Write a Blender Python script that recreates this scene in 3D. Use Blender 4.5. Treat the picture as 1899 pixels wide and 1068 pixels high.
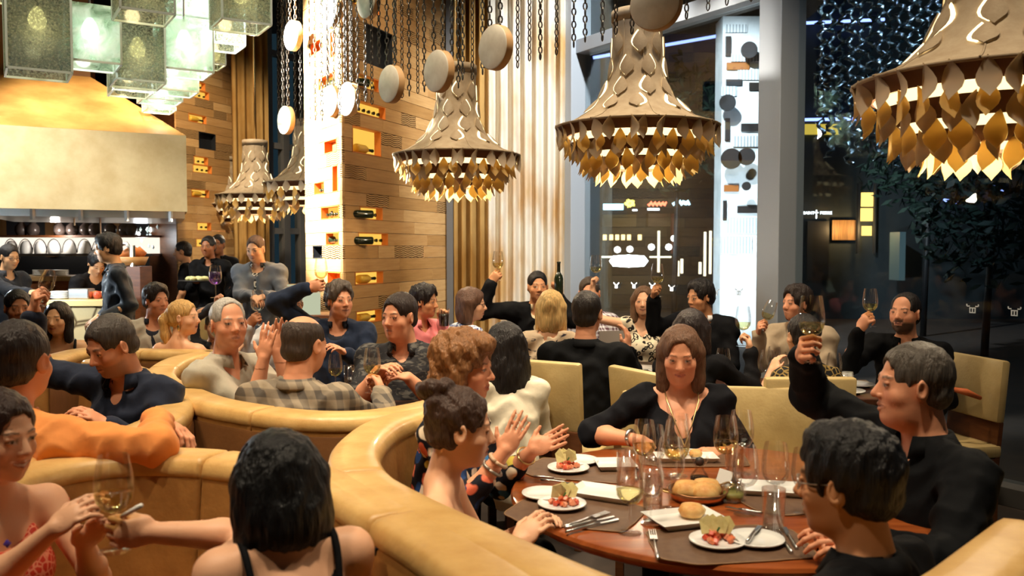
import bpy, bmesh, math, random
import numpy as np
from mathutils import Vector, Matrix
for o in list(bpy.data.objects): bpy.data.objects.remove(o)
S = bpy.context.scene
C = S.collection
RND = random.Random(7)
PI = math.pi
# ------------------------------------------------------------------ camera
F = 1600.0; CX, CY = 949.5, 534.0; HZ = 462.0; EYE = 1.62
PITCH = math.atan((CY - HZ) / F)
cam = bpy.data.cameras.new('camera'); co = bpy.data.objects.new('camera', cam); C.objects.link(co)
cam.sensor_width = 36; cam.sensor_fit = 'HORIZONTAL'; cam.lens = 36 * F / 1899
cam.clip_start = 0.05; cam.clip_end = 200
co.location = (0, 0, EYE); co.rotation_euler = (PI / 2 - PITCH, 0, 0); S.camera = co
cam.dof.use_dof = True; cam.dof.focus_distance = 4.8; cam.dof.aperture_fstop = 3.5
CP, SP = math.cos(PITCH), math.sin(PITCH)
def ray(px, py):
    a = (px - CX) / F; b = (CY - py) / F
    return (a, CP + b * SP, b * CP - SP)
def at(px, py, Y):                       # the point seen at a pixel, at depth Y
    r = ray(px, py); k = Y / r[1]
    return Vector((r[0] * k, Y, EYE + r[2] * k))
def gp(px, py, h):                       # ... on a horizontal plane of height h
    r = ray(px, py); k = (h - EYE) / r[2]
    return Vector((r[0] * k, r[1] * k, h))
# ------------------------------------------------------------------ world, exposure, lights
w = bpy.data.worlds.new('night'); S.world = w; w.use_nodes = True
bg = w.node_tree.nodes['Background']; bg.inputs[0].default_value = (0.10, 0.22, 0.30, 1); bg.inputs[1].default_value = 0.08
vs = S.view_settings; vs.view_transform = 'Standard'; vs.look = 'None'; vs.gamma = 1; vs.use_curve_mapping = False; vs.exposure = 0.45
S.cycles.use_denoising = True
S.cycles.max_bounces = 6; S.cycles.transparent_max_bounces = 24; S.cycles.sample_clamp_indirect = 4.0
S.cycles.caustics_reflective = False; S.cycles.caustics_refractive = False
WARM = (1.0, 0.82, 0.58); NEUT = (1.0, 0.88, 0.70); WHITE = (0.93, 0.97, 1.0)
def aim(o, tgt):
    d = Vector(tgt) - o.location; o.rotation_euler = d.to_track_quat('-Z', 'Y').to_euler()
def spot(name, loc, tgt, power, col=WARM, size=60, blend=0.6, rad=0.12):
    l = bpy.data.lights.new(name, 'SPOT'); l.energy = power; l.color = col
    l.spot_size = math.radians(size); l.spot_blend = blend; l.shadow_soft_size = rad
    o = bpy.data.objects.new(name, l); C.objects.link(o); o.location = loc; aim(o, tgt); return o
def point(name, loc, power, col=WARM, rad=0.05, parent=None):
    l = bpy.data.lights.new(name, 'POINT'); l.energy = power; l.color = col; l.shadow_soft_size = rad
    o = bpy.data.objects.new(name, l); C.objects.link(o); o.location = loc
    if parent: o.parent = parent
    return o
CEIL = 6.3
for (x, y, tx, ty, p, sz) in ((-.2, 1.1, .6, 3.0, 470, 52), (2.0, 2.0, .9, 3.0, 240, 50), (-2.6, .6, -1.2, 2.2, 270, 55),
                              (-2.6, 2.2, -2.1, 3.4, 250, 55), (-1.6, 3.0, -.8, 4.7, 400, 60), (.6, 4.2, -.4, 5.4, 260, 60),
                              (-2.6, 4.2, -2.3, 6.2, 300, 60), (1.0, 4.4, .7, 6.4, 420, 65), (3.2, 4.0, 2.2, 5.8, 200, 60), (-3.6, 6.6, -2.8, 8.8, 320, 60),
                              (-.6, 5.0, -.75, 8.4, 330, 52), (-5.2, 6.2, -5.0, 9.0, 330, 60)):
    spot('downlight_spot', (x, y + .45, CEIL - .12), (tx, ty, .8), p * 1.3, WARM, sz, .8, .14)
spot('column_spot', (-4.4, 5.9, 5.6), (-1.62, 7.85, 2.9), 15000, (1, .95, .86), 30, .35, .08)
spot('column_low_fill', (-3.9, 7.2, 3.3), (-1.75, 7.95, 3.05), 2600, (1, .95, .86), 50, .3, .08)  # added unseen lamp in mid-air, whitens the left side of the column
spot('curtain_spot', (1.6, 6.0, 5.9), (.25, 9.2, 2.9), 1500, WHITE, 42, .7, .1)
spot('curtain_low_spot', (-.9, 6.6, 5.9), (-.2, 9.2, 2.0), 420, WARM, 42, .7, .1)
spot('mullion_spot', (-.6, 3.6, 5.9), (2.1, 7.0, 2.2), 330, WHITE, 30, .6, .1)
spot('hood_spot', (-7.0, 7.2, 5.4), (-4.9, 9.6, 2.6), 560, (1, .93, .8), 50, .7, .1)
spot('tower_spot', (-3.4, 9.0, 5.6), (-4.4, 12.5, 2.4), 900, WARM, 50, .7, .1)
spot('kitchen_spot', (-6.6, 8.4, 3.6), (-4.6, 8.6, 1.0), 120, WHITE, 60, .6, .06)
# ------------------------------------------------------------------ helpers
def tag(o, label=None, cat=None, group=None, kind=None):
    if label: o['label'] = label
    if cat: o['category'] = cat
    if group: o['group'] = group
    if kind: o['kind'] = kind
    return o
def empty(name, loc=(0, 0, 0), rz=0, label=None, cat=None, group=None):
    o = bpy.data.objects.new(name, None); C.objects.link(o); o.location = loc; o.rotation_euler = (0, 0, rz)
    o.empty_display_size = .05
    return tag(o, label, cat, group)
def link(name, me, m=None, parent=None, loc=None, rot=None, scale=None):
    o = bpy.data.objects.new(name, me); C.objects.link(o)
    if m is not None and not len(me.materials): me.materials.append(m)
    if parent is not None: o.parent = parent
    if loc is not None: o.location = loc
    if rot is not None: o.rotation_euler = rot
    if scale is not None: o.scale = scale
    return o
def npmesh(name, V, Fc, smooth=True, col=None):      # V (n,3), Fc (m,k)
    V = np.asarray(V, np.float32); Fc = np.asarray(Fc, np.int32); me = bpy.data.meshes.new(name)
    k = Fc.shape[1] if len(Fc) else 4
    me.vertices.add(len(V)); me.vertices.foreach_set('co', V.ravel())
    me.loops.add(Fc.size); me.loops.foreach_set('vertex_index', Fc.ravel())
    me.polygons.add(len(Fc)); me.polygons.foreach_set('loop_start', np.arange(0, Fc.size, k, dtype=np.int32))
    me.polygons.foreach_set('use_smooth', np.full(len(Fc), smooth, bool))
    if col is not None:
        a = me.color_attributes.new('Col', 'FLOAT_COLOR', 'POINT')
        a.data.foreach_set('color', np.concatenate([col, np.ones((len(V), 1))], 1).astype(np.float32).ravel())
    me.update(calc_edges=True); me.validate(); return me
class MB:                                             # collects shapes into one mesh
    def __init__(s): s.v = []; s.f = []
    def add(s, vs, fs):
        b = len(s.v); s.v += [tuple(v) for v in vs]; s.f += [tuple(i + b for i in f) for f in fs]; return s
    def box(s, c, d, M=None):
        x, y, z = d[0] / 2, d[1] / 2, d[2] / 2
        vs = [Vector((i, j, k)) for i in (-x, x) for j in (-y, y) for k in (-z, z)]
        if M is not None: vs = [M @ v for v in vs]
        c = Vector(c); return s.add([v + c for v in vs], [(0, 1, 3, 2), (4, 6, 7, 5), (0, 4, 5, 1), (2, 3, 7, 6), (0, 2, 6, 4), (1, 5, 7, 3)])
    def prism(s, pts, z0, z1):
        n = len(pts); vs = [(p[0], p[1], z0) for p in pts] + [(p[0], p[1], z1) for p in pts]
        return s.add(vs, [tuple(range(n))[::-1], tuple(range(n, 2 * n))] + [(i, (i + 1) % n, n + (i + 1) % n, n + i) for i in range(n)])
    def lathe(s, prof, n=24, c=(0, 0, 0), cap=False):
        b = []; fs = []
        for (r, z) in prof:
            for i in range(n):
                a = 2 * PI * i / n; b.append((c[0] + r * math.cos(a), c[1] + r * math.sin(a), c[2] + z))
        for k in range(len(prof) - 1):
            for i in range(n):
                j = (i + 1) % n; fs.append((k * n + i, k * n + j, (k + 1) * n + j, (k + 1) * n + i))
        if cap: fs += [tuple(range(n))[::-1], tuple(range((len(prof) - 1) * n, len(prof) * n))]
        return s.add(b, fs)
    def tube(s, pts, r, n=8, cap=True):
        pts = [Vector(p) for p in pts]; rs = r if isinstance(r, (list, tuple)) else [r] * len(pts); vs = []; fs = []
        for i, p in enumerate(pts):
            t = (pts[min(i + 1, len(pts) - 1)] - pts[max(i - 1, 0)]).normalized()
            u = t.orthogonal().normalized() if i == 0 else (u - t * u.dot(t)).normalized()
            v = t.cross(u)
            for k in range(n):
                a = 2 * PI * k / n; vs.append(p + (u * math.cos(a) + v * math.sin(a)) * rs[i])
        for i in range(len(pts) - 1):
            for k in range(n):
                j = (k + 1) % n; fs.append((i * n + k, i * n + j, (i + 1) * n + j, (i + 1) * n + k))
        if cap: fs += [tuple(range(n))[::-1], tuple(range((len(pts) - 1) * n, len(pts) * n))]
        return s.add(vs, fs)
    def mesh(s, name='m', smooth=False, bevel=0, seg=2):
        me = bpy.data.meshes.new(name); me.from_pydata(s.v, [], s.f)
        if bevel:
            bm = bmesh.new(); bm.from_mesh(me)
            bmesh.ops.bevel(bm, geom=[e for e in bm.edges if len(e.link_faces) == 2 and e.calc_face_angle(0) > .6], offset=bevel, segments=seg, affect='EDGES', profile=.5)
            bm.to_mesh(me); bm.free()
        bm = bmesh.new(); bm.from_mesh(me); bmesh.ops.recalc_face_normals(bm, faces=bm.faces); bm.to_mesh(me); bm.free()
        if smooth:
            me.polygons.foreach_set('use_smooth', [True] * len(me.polygons))
            if smooth == 'auto': me.set_sharp_from_angle(angle=math.radians(40))
        me.update(); return me
    def build(s, name, m, parent=None, smooth=False, bevel=0, loc=None, rot=None, seg=2):
        return link(name, s.mesh(name, smooth, bevel, seg), m, parent, loc, rot)
def copy_tree(o, parent=None):
    c = o.copy(); C.objects.link(c); c.parent = parent
    for ch in list(o.children): copy_tree(ch, c)
    return c
# ------------------------------------------------------------------ materials
def nodes(name):
    m = bpy.data.materials.new(name); m.use_nodes = True; nt = m.node_tree; nt.nodes.clear()
    return m, nt, lambda t, **k: mk(nt, t, **k)
def mk(nt, t, **k):
    n = nt.nodes.new('ShaderNode' + t)
    for a, b in k.items():
        if a.startswith('i_'):
            key = a[2:]; key = int(key) if key.isdigit() else key.replace('_', ' '); n.inputs[key].default_value = b
        else: setattr(n, a, b)
    return n
def c4(c): return (c[0], c[1], c[2], 1)
def srgb(r, g, b):
    f = lambda v: (v / 255 / 12.92) if v <= 10 else ((v / 255 + .055) / 1.055) ** 2.4
    return (f(r), f(g), f(b))
def mat(name, col, rough=.5, metal=0, col2=None, ns=8, stretch=(1, 1, 1), thr=(.35, .65), bump=0, bs=40, emis=None, coat=0, attr=False, trans=0, spec=.5, sheen=0, bstretch=None):
    m, nt, N = nodes(name); L = nt.links.new
    out = N('OutputMaterial'); p = N('BsdfPrincipled'); L(p.outputs[0], out.inputs[0])
    p.inputs['Base Color'].default_value = c4(col); p.inputs['Roughness'].default_value = rough; p.inputs['Metallic'].default_value = metal
    p.inputs['Coat Weight'].default_value = coat; p.inputs['Specular IOR Level'].default_value = spec; p.inputs['Sheen Weight'].default_value = sheen
    tc = N('TexCoord'); src = None
    if attr:
        a = N('VertexColor', layer_name='Col'); src = a.outputs[0]; L(src, p.inputs['Base Color'])
    if col2:
        mp = N('Mapping', i_Scale=stretch); L(tc.outputs['Object'], mp.inputs[0])
        nz = N('TexNoise', i_Scale=ns, i_Detail=6.0, i_Roughness=.6); L(mp.outputs[0], nz.inputs[0])
        r = N('MapRange', i_1=thr[0], i_2=thr[1]); L(nz.outputs[0], r.inputs[0])
        mx = N('MixRGB'); L(r.outputs[0], mx.inputs[0]); mx.inputs[1].default_value = c4(col); mx.inputs[2].default_value = c4(col2)
        if src: L(src, mx.inputs[1])
        L(mx.outputs[0], p.inputs['Base Color'])
    if bump:
        mp2 = N('Mapping', i_Scale=bstretch or stretch); L(tc.outputs['Object'], mp2.inputs[0])
        nb = N('TexNoise', i_Scale=bs, i_Detail=4.0); L(mp2.outputs[0], nb.inputs[0])
        b = N('Bump', i_Strength=bump, i_Distance=.01); L(nb.outputs[0], b.inputs['Height']); L(b.outputs[0], p.inputs['Normal'])
    if emis:
        p.inputs['Emission Color'].default_value = c4(emis[0]); p.inputs['Emission Strength'].default_value = emis[1]
    return m
def emit(name, col, s):
    m, nt, N = nodes(name); o = N('OutputMaterial'); e = N('Emission', i_0=c4(col), i_1=s); nt.links.new(e.outputs[0], o.inputs[0]); return m
def glassmat(name, tint=(1, 1, 1), gloss=.06, rough=.0, edge=.4, gcol=(1, 1, 1)):   # thin clear glass, fresnel reflection over see-through
    m, nt, N = nodes(name); L = nt.links.new; o = N('OutputMaterial')
    t = N('BsdfTransparent', i_0=c4(tint)); g = N('BsdfGlossy', i_Roughness=rough); g.inputs[0].default_value = c4(gcol)
    f = N('Fresnel', i_IOR=1.45); r = N('MapRange', i_1=0.0, i_2=1.0, i_3=gloss, i_4=edge); mx = N('MixShader')
    L(f.outputs[0], r.inputs[0]); L(r.outputs[0], mx.inputs[0]); L(t.outputs[0], mx.inputs[1]); L(g.outputs[0], mx.inputs[2]); L(mx.outputs[0], o.inputs[0]); return m
def pattern(name, kind, a, b, scale=30, rough=.75, c=None, thr=.5, bump=.15):
    m, nt, N = nodes(name); L = nt.links.new; out = N('OutputMaterial'); p = N('BsdfPrincipled', i_Roughness=rough); L(p.outputs[0], out.inputs[0])
    p.inputs['Specular IOR Level'].default_value = .25
    tc = N('TexCoord'); mp = N('Mapping'); L(tc.outputs['Object'], mp.inputs[0]); co_ = mp.outputs[0]
    mx = N('MixRGB'); mx.inputs[1].default_value = c4(a); mx.inputs[2].default_value = c4(b); L(mx.outputs[0], p.inputs['Base Color'])
    if kind in ('plaid', 'check'):
        sx = N('SeparateXYZ'); L(co_, sx.inputs[0]); fs = []
        for i in (0, 2):
            w_ = N('Math', operation='MULTIPLY', i_1=float(scale)); src = sx.outputs[i]
            if i == 0:
                ad = N('Math', operation='ADD'); L(sx.outputs[0], ad.inputs[0]); L(sx.outputs[1], ad.inputs[1]); src = ad.outputs[0]
            L(src, w_.inputs[0]); s_ = N('Math', operation='SINE'); L(w_.outputs[0], s_.inputs[0])
            r = N('MapRange', i_1=-.2, i_2=.2); L(s_.outputs[0], r.inputs[0]); fs.append(r.outputs[0])
        ad = N('Math', operation='ADD'); L(fs[0], ad.inputs[0]); L(fs[1], ad.inputs[1]); h = N('Math', operation='MULTIPLY', i_1=.5); L(ad.outputs[0], h.inputs[0]); L(h.outputs[0], mx.inputs[0])
    elif kind == 'stripe':
        wv = N('TexWave', i_Scale=scale, i_Distortion=0.0, bands_direction='X'); L(co_, wv.inputs[0]); L(wv.outputs[1], mx.inputs[0])
    elif kind in ('spots', 'flower', 'scales'):
        v = N('TexVoronoi', i_Scale=scale); v.feature = 'F1' if kind != 'scales' else 'DISTANCE_TO_EDGE'; nz = N('TexNoise', i_Scale=scale * .7); L(co_, nz.inputs[0])
        ad = N('MixRGB', blend_type='ADD', i_0=.06 if kind != 'scales' else .0); L(co_, ad.inputs[1]); L(nz.outputs[1], ad.inputs[2]); L(ad.outputs[0], v.inputs[0])
        r = N('MapRange', i_1=thr - .04, i_2=thr + .04); L(v.outputs['Distance'], r.inputs[0]); L(r.outputs[0], mx.inputs[0])
        if kind == 'flower' and c:
            mx2 = N('MixRGB'); rp = N('ValToRGB'); rp.color_ramp.interpolation = 'CONSTANT'
            el = rp.color_ramp.elements; el[0].color = c4(c[0]); el[0].position = 0; el[1].color = c4(c[-1]); el[1].position = .8
            for i, cc in enumerate(c[1:-1]):
                e = el.new((i + 1) / len(c)); e.color = c4(cc)
            sx = N('SeparateXYZ'); L(v.outputs['Color'], sx.inputs[0]); L(sx.outputs[0], rp.inputs[0]); L(rp.outputs[0], mx.inputs[1])
        if kind == 'spots':   # rings: dark ring round a mid-tone heart
            r2 = N('MapRange', i_1=thr * .45, i_2=thr * .55); L(v.outputs['Distance'], r2.inputs[0])
            mu = N('Math', operation='SUBTRACT', i_0=1.0); L(r2.outputs[0], mu.inputs[1]); mm = N('Math', operation='MAXIMUM'); L(r.outputs[0], mm.inputs[0]); L(mu.outputs[0], mm.inputs[1])
            L(mm.outputs[0], mx.inputs[0])
    elif kind == 'leafy':
        mp.inputs['Scale'].default_value = (1, 1, 2.2); nz = N('TexNoise', i_Scale=scale, i_Detail=3.0, i_Distortion=1.2); L(co_, nz.inputs[0])
        r = N('MapRange', i_1=thr - .05, i_2=thr + .05); L(nz.outputs[0], r.inputs[0]); L(r.outputs[0], mx.inputs[0])
    nb = N('TexNoise', i_Scale=18.0, i_Detail=4.0); L(co_, nb.inputs[0]); bb = N('Bump', i_Strength=bump, i_Distance=.02); L(nb.outputs[0], bb.inputs['Height']); L(bb.outputs[0], p.inputs['Normal'])
    return m
M = {}
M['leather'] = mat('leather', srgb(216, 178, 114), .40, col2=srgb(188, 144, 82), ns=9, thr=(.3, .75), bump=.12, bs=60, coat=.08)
M['leather_shaded'] = mat('leather_back_shaded', srgb(178, 128, 68), .46, col2=srgb(142, 96, 46), ns=7, thr=(.3, .75), bump=.12, bs=50)  # same leather as the rims, darkened to carry shade in its colour
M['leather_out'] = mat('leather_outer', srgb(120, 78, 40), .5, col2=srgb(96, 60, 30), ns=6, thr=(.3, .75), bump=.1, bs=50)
M['chair_leather'] = mat('chair_leather', srgb(196, 172, 120), .42, col2=srgb(180, 155, 104), ns=6, bump=.1, bs=80)
M['oak'] = mat('oak', srgb(190, 148, 94), .5, col2=srgb(172, 128, 76), ns=5, stretch=(.6, .6, 9), bump=.05, bs=20)
M['oak2'] = mat('oak_dark', srgb(176, 134, 80), .5, col2=srgb(158, 116, 66), ns=5, stretch=(.6, .6, 9), bump=.05, bs=20)
M['oak3'] = mat('oak_pale', srgb(202, 162, 108), .5, col2=srgb(184, 142, 88), ns=5, stretch=(.6, .6, 9), bump=.05, bs=20)
M['walnut'] = mat('walnut', srgb(112, 66, 34), .45, col2=srgb(88, 48, 22), ns=6, stretch=(1, 1, 6), bump=.04)
M['tabletop'] = mat('table_wood', srgb(158, 84, 38), .28, col2=srgb(128, 62, 26), ns=4, stretch=(1, 8, 1), bump=.02, coat=.25)
M['darktop'] = mat('dark_table', srgb(84, 50, 34), .3, col2=srgb(64, 36, 24), ns=4, stretch=(1, 8, 1), coat=.2)
M['dark'] = mat('dark_metal', (.02, .02, .022), .4)
M['black'] = mat('black_panel', (.008, .009, .011), .5)
M['steel'] = mat('steel', (.6, .6, .6), .28, 1)
M['brass'] = mat('brass', (.75, .55, .25), .3, 1)
M['copper'] = mat('copper', (.72, .36, .18), .28, 1)
M['frame'] = mat('frame_grey', srgb(150, 155, 160), .45, bump=.03, bs=90)
M['framed'] = mat('frame_dark', srgb(86, 84, 82), .5)
M['china'] = mat('china', (.82, .82, .80), .16, coat=.3)
M['placemat'] = mat('placemat', srgb(104, 78, 58), .6, col2=srgb(92, 66, 48), ns=30, bump=.05)
M['felt'] = mat('felt', srgb(168, 150, 124), .8, col2=srgb(150, 130, 104), ns=14, bump=.08, bs=120)
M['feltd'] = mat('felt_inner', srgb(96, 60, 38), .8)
M['disc'] = mat('hide', srgb(226, 220, 206), .6, col2=srgb(204, 196, 180), ns=7, bump=.05)
M['discedge'] = mat('disc_edge', srgb(176, 138, 92), .6)
M['chain'] = mat('chain_metal', (.10, .09, .08), .35, .8)
M['glass'] = glassmat('drinking_glass', (.99, .99, .985), .065, .02, .5)
M['wine'] = glassmat('white_wine', (.975, .93, .66), .04, 0, .4)
M['water'] = glassmat('water', (.97, .98, .98), .03, 0, .5)
M['redwine'] = mat('cola', (.02, .006, .004), .1)
M['pane'] = glassmat('window_glass', (.92, .95, .96), .003, 0, .2, (.9, .97, 1))
M['purple'] = glassmat('purple_glass', (.6, .4, .9), .1, 0, .8)
M['floor'] = mat('carpet', (.03, .022, .018), .9, col2=(.045, .03, .022), ns=4)
M['ceiling'] = mat('ceiling_paint', (.05, .04, .032), .9)
M['wall'] = mat('wall_paint', (.12, .085, .05), .8)
# ================================================================== structure
def struct(o): o['kind'] = 'structure'; return o
MB().box((0, 8, -.05), (26, 30, .1)).build('floor', M['floor']); struct(bpy.data.objects['floor'])
struct(MB().box((-3, 6, CEIL + .05), (18, 26, .1)).build('ceiling', M['ceiling']))
struct(MB().box((-9.6, 6, CEIL / 2), (.1, 26, CEIL)).build('wall_left', M['wall']))
struct(MB().box((-7.6, 18.6, CEIL / 2), (4.2, .1, CEIL)).build('wall_back', mat('back_wall_paint', (.03, .02, .014), .8)))
struct(MB().box((-2, -4.2, CEIL / 2), (15.4, .1, CEIL)).build('wall_rear', M['wall']))
for (x, y) in ((-.2, 1.1 ), (2.0, 2.0), (-2.6, .6), (-2.6, 2.2), (-1.6, 3.0), (.6, 4.2), (-2.6, 4.2), (1.0, 4.4), (3.2, 4.0), (-3.6, 6.6), (-.6, 5.0), (-5.2, 6.2)):
    e = empty('downlight', (x, y + .45, CEIL), 0, 'recessed round ceiling downlight', 'ceiling light', 'recessed ceiling downlights')
    MB().lathe([(.09, 0), (.12, -.005), (.12, -.02), (.10, -.02), (.09, 0)], 20).build('trim_ring', M['dark'], e, True)

def face_uv(A, B, px, py):
    r = ray(px, py); d = (Vector(B) - Vector(A)); Lg = d.length; d /= Lg
    det = r[0] * -d[1] + d[0] * r[1]
    k = (A[0] * -d[1] + d[0] * A[1]) / det
    u = ((r[0] * k - A[0]) * d[0] + (r[1] * k - A[1]) * d[1])
    return u, EYE + r[2] * k
# wood variants
def wavy():
    m, nt, N = nodes('carved_oak'); L = nt.links.new; out = N('OutputMaterial'); p = N('BsdfPrincipled', i_Roughness=.6); L(p.outputs[0], out.inputs[0])
    tc = N('TexCoord'); wv = N('TexWave', i_Scale=17.0, i_Distortion=0.0, bands_direction='Z'); mp = N('Mapping')
    sx = N('SeparateXYZ'); L(tc.outputs['Object'], sx.inputs[0]); mu = N('Math', operation='MULTIPLY', i_1=38.0); L(sx.outputs[0], mu.inputs[0])
    sn = N('Math', operation='SINE'); L(mu.outputs[0], sn.inputs[0]); m2 = N('Math', operation='MULTIPLY', i_1=.006); L(sn.outputs[0], m2.inputs[0])
    ad = N('Math', operation='ADD'); L(m2.outputs[0], ad.inputs[0]); L(sx.outputs[2], ad.inputs[1]); cb = N('CombineXYZ'); L(ad.outputs[0], cb.inputs[2]); L(cb.outputs[0], wv.inputs[0])
    mx = N('MixRGB'); mx.inputs[1].default_value = c4(srgb(120, 88, 50)); mx.inputs[2].default_value = c4(srgb(186, 146, 92)); L(wv.outputs[1], mx.inputs[0]); L(mx.outputs[0], p.inputs[0])
    b = N('Bump', i_Strength=.8, i_Distance=.01); L(wv.outputs[1], b.inputs['Height']); L(b.outputs[0], p.inputs['Normal']); return m
M['carved'] = wavy()
M['niche'] = mat('niche_lining', srgb(206, 122, 50), .5)
M['nlight'] = emit('niche_light_panel', (1.0, .58, .09), .75)
M['bottle'] = mat('bottle_glass', (.012, .018, .008), .12, coat=.3)
M['bottlegold'] = mat('bottle_pale', srgb(214, 170, 60), .2)
cubes = {}
def unitbox():
    if 'u' not in cubes: cubes['u'] = MB().box((0, 0, 0), (1, 1, 1)).mesh('plank_block')
    return cubes['u']
def plank_mesh(m):                       # one bevelled unit board for each wood
    if m not in cubes: cubes[m] = MB().box((0, 0, 0), (1, 1, 1)).mesh('board_' + m, bevel=.0); cubes[m].materials.append(M[m])
    return cubes[m]
def board_key(L_, H_, m):                # boards share meshes by rounded length so the grain keeps its scale
    k = (round(L_, 1), round(H_, 3), m)
    if k not in cubes:
        cubes[k] = MB().box((0, 0, 0), (k[0], .024, k[1])).mesh('board', bevel=.002, seg=1); cubes[k].materials.append(M[m])
    return cubes[k], L_ / k[0]
def wood_face(root, A, B, z0, z1, niches, nsign, RH=.118, seed=1, wav=.16, tones=('oak', 'oak2', 'oak3'), lab=''):
    A = Vector(A); B = Vector(B); d = (B - A); W = d.length; d /= W; n = Vector((d[1], -d[0])) * nsign; ang = math.atan2(d[1], d[0]); rn = random.Random(seed)
    rects = []
    for nd in niches:
        x0, y0, x1, y1, kind = nd
        u0, za = face_uv(A, B, x0, (y0 + y1) / 2); u1, zb = face_uv(A, B, x1, (y0 + y1) / 2)
        if u0 > u1: u0, u1 = u1, u0
        zt = face_uv(A, B, (x0 + x1) / 2, y0)[1]; zl = face_uv(A, B, (x0 + x1) / 2, y1)[1]
        r0 = round((zl - z0) / RH); r1 = max(r0 + 1, round((zt - z0) / RH)); rects.append((max(.02, u0), min(W - .02, u1), r0, r1, kind))
    nr = int((z1 - z0) / RH)
    for r in range(nr):
        z = z0 + (r + .5) * RH; cuts = sorted((a, b) for (a, b, r0, r1, k) in rects if r0 <= r < r1)
        free = []; s = 0.0
        for a, b in cuts:
            if a - s > .03: free.append((s, a))
            s = max(s, b)
        if W - s > .03: free.append((s, W))
        for a, b in free:
            x = a
            while x < b - 1e-4:
                ln = rn.choice((.3, .4, .6, .8, 1.0, 1.3)); 
                if b - (x + ln) < .18: ln = b - x
                m = 'carved' if (rn.random() < wav * 2 and ln < .7) else rn.choice(tones)
                me, sx = board_key(ln - .003, RH - .003, m)
                c = A + d * (x + ln / 2) - n * (.012 + rn.random() * .003)
                o = link('plank', me, None, root, (c[0], c[1], z), (0, 0, ang), (sx, 1, 1)); x += ln
    ORD = ['topmost', 'second', 'third', 'fourth', 'fifth', 'sixth', 'seventh', 'eighth', 'ninth', 'tenth']; rects.sort(key=lambda q: -q[3])
    for ni, (a, b, r0, r1, kind) in enumerate(rects):
        nlab = ORD[ni] + ' niche from the top of the ' + lab
        zl = z0 + r0 * RH; zt = z0 + r1 * RH; w_ = b - a; h_ = zt - zl; dp = .075; c = A + d * ((a + b) / 2)
        Mz = Matrix.Rotation(ang, 4, 'Z'); inw = -n
        def P(x, y, z): return (x, y * (-nsign) * -1 if False else y, z)
        sg = 1 if (Mz @ Vector((0, 1, 0))).xy.dot(inw) > 0 else -1
        e = MB(); t = .008
        for (cx_, cz_, sx_, sz_) in ((0, zl + t / 2, w_, t), (0, zt - t / 2, w_, t), (-w_ / 2 + t / 2, (zl + zt) / 2, t, h_), (w_ / 2 - t / 2, (zl + zt) / 2, t, h_)):
            e.box((cx_, sg * dp / 2, cz_), (sx_, dp, sz_))
        o = e.build('niche', M['niche'] if kind != 'dark' else M['black'], root, loc=(c[0], c[1], 0), rot=(0, 0, ang))
        MB().box((0, sg * dp, (zl + zt) / 2), (w_, .01, h_)).build('back_panel', M['nlight'] if kind not in ('dark', 'plain') else (M['black'] if kind == 'dark' else M['niche']), o)
        def bottle(x, y, z, rot, pale=False):
            bt = empty('wine_bottle', (0, 0, 0), 0, 'wine bottle in the ' + nlab, 'bottle', 'bottles in the ' + nlab)
            pos = Vector((c[0], c[1], 0)) + Mz.to_3x3() @ Vector((x, y, z)); bt.location = pos; bt.rotation_euler = (rot[0], rot[1], ang + rot[2])
            link('bottle_body', BOT[0 if not pale else 1], None, bt); link('bottle_neck', BOT[2], None, bt)
        if kind == 'ends':
            k = max(2, int(w_ / .085))
            for i in range(k): bottle(-w_ / 2 + (i + .5) * w_ / k, sg * .33, zl + .05, (PI / 2 * sg, 0, 0))
        elif kind == 'row':
            k = max(2, int(w_ / .06))
            for i in range(k): bottle(-w_ / 2 + (i + .5) * w_ / k, sg * .33, zl + .045, (PI / 2 * sg, 0, 0))
        elif kind == 'lie': bottle(-.13, sg * .04, zl + .05, (0, PI / 2, 0), True)
BOT = [MB().lathe([(.0, 0), (.034, .0), (.036, .01), (.036, .15), (.03, .175), (.014, .20)], 14).mesh('bottle_body', True),
       MB().lathe([(.0, 0), (.038, .0), (.04, .01), (.04, .14), (.03, .17), (.014, .20)], 14).mesh('bottle_body_pale', True),
       MB().lathe([(.014, .20), (.013, .27), (.016, .272), (.016, .285), (0, .286)], 12).mesh('bottle_neck', True)]
BOT[0].materials.append(M['bottle']); BOT[1].materials.append(M['bottlegold']); BOT[2].materials.append(M['bottle'])
# ---- lit wood column in the middle
K = Vector((-1.47, 7.5)); KL = Vector((-2.0, 8.36)); KR = at(832, 462, 9.42).xy
tw = empty('wall_column', (0, 0, 0)); struct(tw)
def inset(pts, q=.3):
    c = sum((Vector(p) for p in pts), Vector((0, 0))) / len(pts); return [Vector(p) + (c - Vector(p)).normalized() * q * 1.7 for p in pts]
bk = KL + (KR - K) * .95
MB().prism(inset([K, KR, bk + (KR - KL) * 0.0, KL]), 0, CEIL).build('core', M['walnut'], tw)
wood_face(tw, K, KR, 0, 5.0, [(668, 390, 710, 413, 'ends'), (665, 435, 720, 459, 'ends'), (659, 503, 711, 527, 'lie'), (661, 569, 708, 592, 'lie'), (654, 250, 707, 277, 'lie'),
    (660, 181, 715, 207, 'ends'), (665, 134, 706, 160, 'ends'), (680, 64, 728, 119, 'dark'), (650, -8, 703, 17, 'ends')], 1, seed=3, lab='wood column')
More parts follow.
